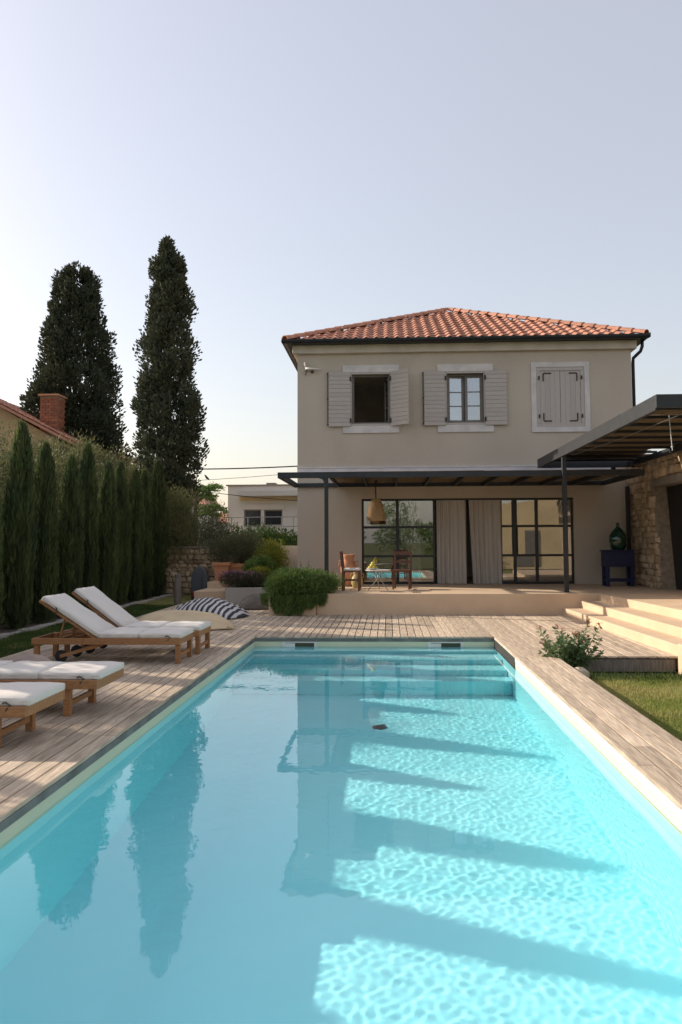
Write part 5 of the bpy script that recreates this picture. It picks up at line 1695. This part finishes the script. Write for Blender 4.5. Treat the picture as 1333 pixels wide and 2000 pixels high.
# power lines with a bird
def sag(p, q, s, n_=14):
    p, q = Vector(p), Vector(q)
    return [p.lerp(q, k / n_) - Vector((0, 0, s * 4 * (k / n_) * (1 - k / n_))) for k in range(n_ + 1)]


tag(MB().tube(sag(at(250, 915, Y=40), at(640, 907, Y=40), .12), .034, 5).build('power_line', 'wire'), 'thick upper power line between the cypress and the house', 'wire', 'power lines')
l2 = sag(at(250, 944, Y=40), at(640, 918, Y=40), .1)
tag(MB().tube(l2, .012, 5).build('power_line', 'wire'), 'thin middle power line on which the bird sits', 'wire', 'power lines')
tag(MB().tube(sag(at(330, 950, Y=40), at(640, 981, Y=40), .12), .018, 5).build('power_line', 'wire'), 'low power line crossing in front of the white building', 'wire', 'power lines')
bp_ = at(404.5, 935, Y=40)
bzp = np.interp(bp_.x, [v_.x for v_ in l2], [v_.z for v_ in l2])
bd = thing('bird', 'small dark bird perched on the thin power line', 'bird', (bp_.x, 40, bzp + .012))
MB().tube([(-.17, 0, -.03), (-.08, 0, .05), (.0, 0, .10), (.06, 0, .17), (.09, 0, .22), (.13, 0, .23), (.17, 0, .22)], [.012, .045, .065, .05, .04, .035, .004], 9).build('body', 'iron', bd, smooth=True)
MB().tube([(0, .015, .05), (0, .015, 0)], .006, 5).tube([(0, -.015, .05), (0, -.015, 0)], .006, 5).build('feet', 'iron', bd)
bd.rotation_euler = (0, 0, R(160))

# neighbour with brick chimney on the left
NYY = 30.0
nh = thing('neighbour_house', 'ochre house with tiled roof and brick chimney behind the olive trees', 'house', (at(0, 900, Y=NYY).x, NYY + 3, 0))
nx_ = lambda p_: at(p_, 840, Y=NYY).x
nz2 = lambda p_: at(60, p_, Y=NYY).z
e0, e1 = (nx_(148), nz2(866)), (nx_(-60), nz2(757))
slope = (e1[1] - e0[1]) / (e0[0] - e1[0])
MB().prism([(nx_(-240), NYY + .5), (nx_(128), NYY + .5), (nx_(128), NYY + 9), (nx_(-240), NYY + 9)], -.2, nz2(872)).build('wall', 'ochre', nh, world=True)
gb = MB().add([(nx_(128), NYY + .5, nz2(872)), (nx_(-60), NYY + .5, nz2(872)), (nx_(-60), NYY + .5, e1[1] - .12),
               (nx_(128), NYY + 9, nz2(872)), (nx_(-60), NYY + 9, nz2(872)), (nx_(-60), NYY + 9, e1[1] - .12)], [(0, 1, 2), (5, 4, 3), (0, 3, 4, 1), (1, 4, 5, 2), (2, 5, 3, 0)])
gb.build('gable', 'ochre', nh, world=True)
nr_ = MB()
nr_.add([(e0[0], NYY, e0[1]), (e1[0], NYY, e1[1]), (e1[0], NYY + 9.5, e1[1]), (e0[0], NYY + 9.5, e0[1]),
         (e0[0], NYY, e0[1] - .12), (e1[0], NYY, e1[1] - .12), (e1[0], NYY + 9.5, e1[1] - .12), (e0[0], NYY + 9.5, e0[1] - .12)],
        [(0, 3, 2, 1), (4, 5, 6, 7), (0, 1, 5, 4), (2, 3, 7, 6), (3, 0, 4, 7), (1, 2, 6, 5)])
nroof = nr_.build('roof', 'roof_tile', nh, world=True)
e2 = (2 * e1[0] - e0[0], e0[1])                  # the far slope, down to the other eave
MB().add([(e1[0] - .002, NYY, e1[1]), (e2[0], NYY, e2[1]), (e2[0], NYY + 9.5, e2[1]), (e1[0] - .002, NYY + 9.5, e1[1]),
          (e1[0] - .002, NYY, e1[1] - .12), (e2[0], NYY, e2[1] - .12), (e2[0], NYY + 9.5, e2[1] - .12), (e1[0] - .002, NYY + 9.5, e1[1] - .12)],
         [(0, 3, 2, 1), (4, 5, 6, 7), (0, 1, 5, 4), (2, 3, 7, 6), (3, 0, 4, 7), (1, 2, 6, 5)]).build('roof', 'roof_tile', nh, world=True)
g2x = 2 * nx_(-60) - nx_(128)
MB().add([(g2x, NYY + .5, nz2(872)), (nx_(-60) - .002, NYY + .5, nz2(872)), (nx_(-60) - .002, NYY + .5, e1[1] - .12),
          (g2x, NYY + 9, nz2(872)), (nx_(-60) - .002, NYY + 9, nz2(872)), (nx_(-60) - .002, NYY + 9, e1[1] - .12)], [(0, 1, 2), (5, 4, 3), (0, 3, 4, 1), (1, 4, 5, 2), (2, 5, 3, 0)]).build('gable', 'ochre', nh, world=True)
dvec = Vector((e1[0] - e0[0], 0, e1[1] - e0[1])); ln_ = dvec.length; dvec.normalize()
up2 = Vector((0, -1, 0)).cross(dvec) * -1
if up2.z < 0:
    up2 = -up2
side2 = dvec.cross(up2)
for i in range(int(ln_ / .36)):
    for j_ in range(6):
        M = Matrix((side2, dvec, up2)).transposed().to_4x4()
        M.translation = Vector((e0[0], NYY + .16 + j_ * .30, e0[1])) + dvec * (.18 + .36 * i) + up2 * .005
        link('tile', tile_me, nroof, world=True, M=M)
cx0, cx1 = nx_(64.5), nx_(99.5)
cz0, cz1 = nz2(840), nz2(768)
ch = MB().box(cx0 + .01, cx1 - .01, NYY + .61, NYY + 1.29, cz0 - .6, cz1).build('chimney', 'mortar', nh, world=True)
bh = .11
nbz = int((cz1 - cz0) / bh)
bl = (cx1 - cx0) / 3
brick_me = MB().box(-bl / 2 + .008, bl / 2 - .008, -.02, .06, -bh / 2 + .008, bh / 2 - .008).mesh('brick', 'brick')
half_me = MB().box(-bl / 4 + .006, bl / 4 - .006, -.02, .06, -bh / 2 + .008, bh / 2 - .008).mesh('brick', 'brick')
for r_ in range(nbz):
    z_ = cz0 + (r_ + .5) * bh
    for k in range(3):
        if r_ % 2 == 0:
            link('brick', brick_me, ch, world=True, M=Matrix.Translation((cx0 + (k + .5) * bl, NYY + .60, z_)))
            link('brick', brick_me, ch, world=True, M=Matrix.Translation((cx1 - .0, NYY + .73 + k * .24, z_)) @ Matrix.Rotation(math.pi / 2, 4, 'Z'))
        elif k < 2:
            link('brick', brick_me, ch, world=True, M=Matrix.Translation((cx0 + (k + 1) * bl, NYY + .60, z_)))
            link('brick', brick_me, ch, world=True, M=Matrix.Translation((cx1 - .0, NYY + .85 + k * .24, z_)) @ Matrix.Rotation(math.pi / 2, 4, 'Z'))
    if r_ % 2:
        for x_ in (cx0 + bl / 4, cx1 - bl / 4):
            link('brick', half_me, ch, world=True, M=Matrix.Translation((x_, NYY + .60, z_)))
MB().box(cx0 - .06, cx1 + .06, NYY + .5, NYY + 1.4, cz1 + .001, cz1 + .07).build('chimney_cap', 'terracotta', ch, world=True)

# garden behind the viewer, seen mirrored in the glass
bw = thing('opposite_building', 'pale yellow house with sloping parapet mirrored in the right window', 'building', (10, -8, 0))
MB().add([(5.2, -8, -.2), (17, -8, -.2), (17, -8, 5.2), (5.2, -8, 3.7), (5.2, -12, -.2), (17, -12, -.2), (17, -12, 5.2), (5.2, -12, 3.7)],
         [(0, 3, 2, 1), (4, 5, 6, 7), (0, 1, 5, 4), (2, 3, 7, 6), (1, 2, 6, 5), (3, 0, 4, 7)]).build('wall', 'warm_wall', bw, world=True)
MB().box(8.5, 9.6, -7.99, -7.95, 0, 2.3).build('door', 'sash', bw, world=True)
for i, (x_, y_, h, r_) in enumerate(((-3.2, -7, 4.2, 1.7), (.6, -9, 5.0, 2.0), (3.4, -7.5, 3.4, 1.4), (-7, -8, 4.4, 1.9))):
    branch_tree('garden_tree', ('leafy tree behind the viewer, left in the mirrored garden', 'largest tree behind the viewer in the mirrored garden', 'small tree behind the viewer beside the pale yellow house', 'tree behind the viewer at the left boundary')[i],
                'tree', (x_, y_, -.2), h, r_, 80 + i, 'shrub_leaf', 30, 120, .16, .07, (.25, 1.0), 'trees behind the viewer', spread=1.0)
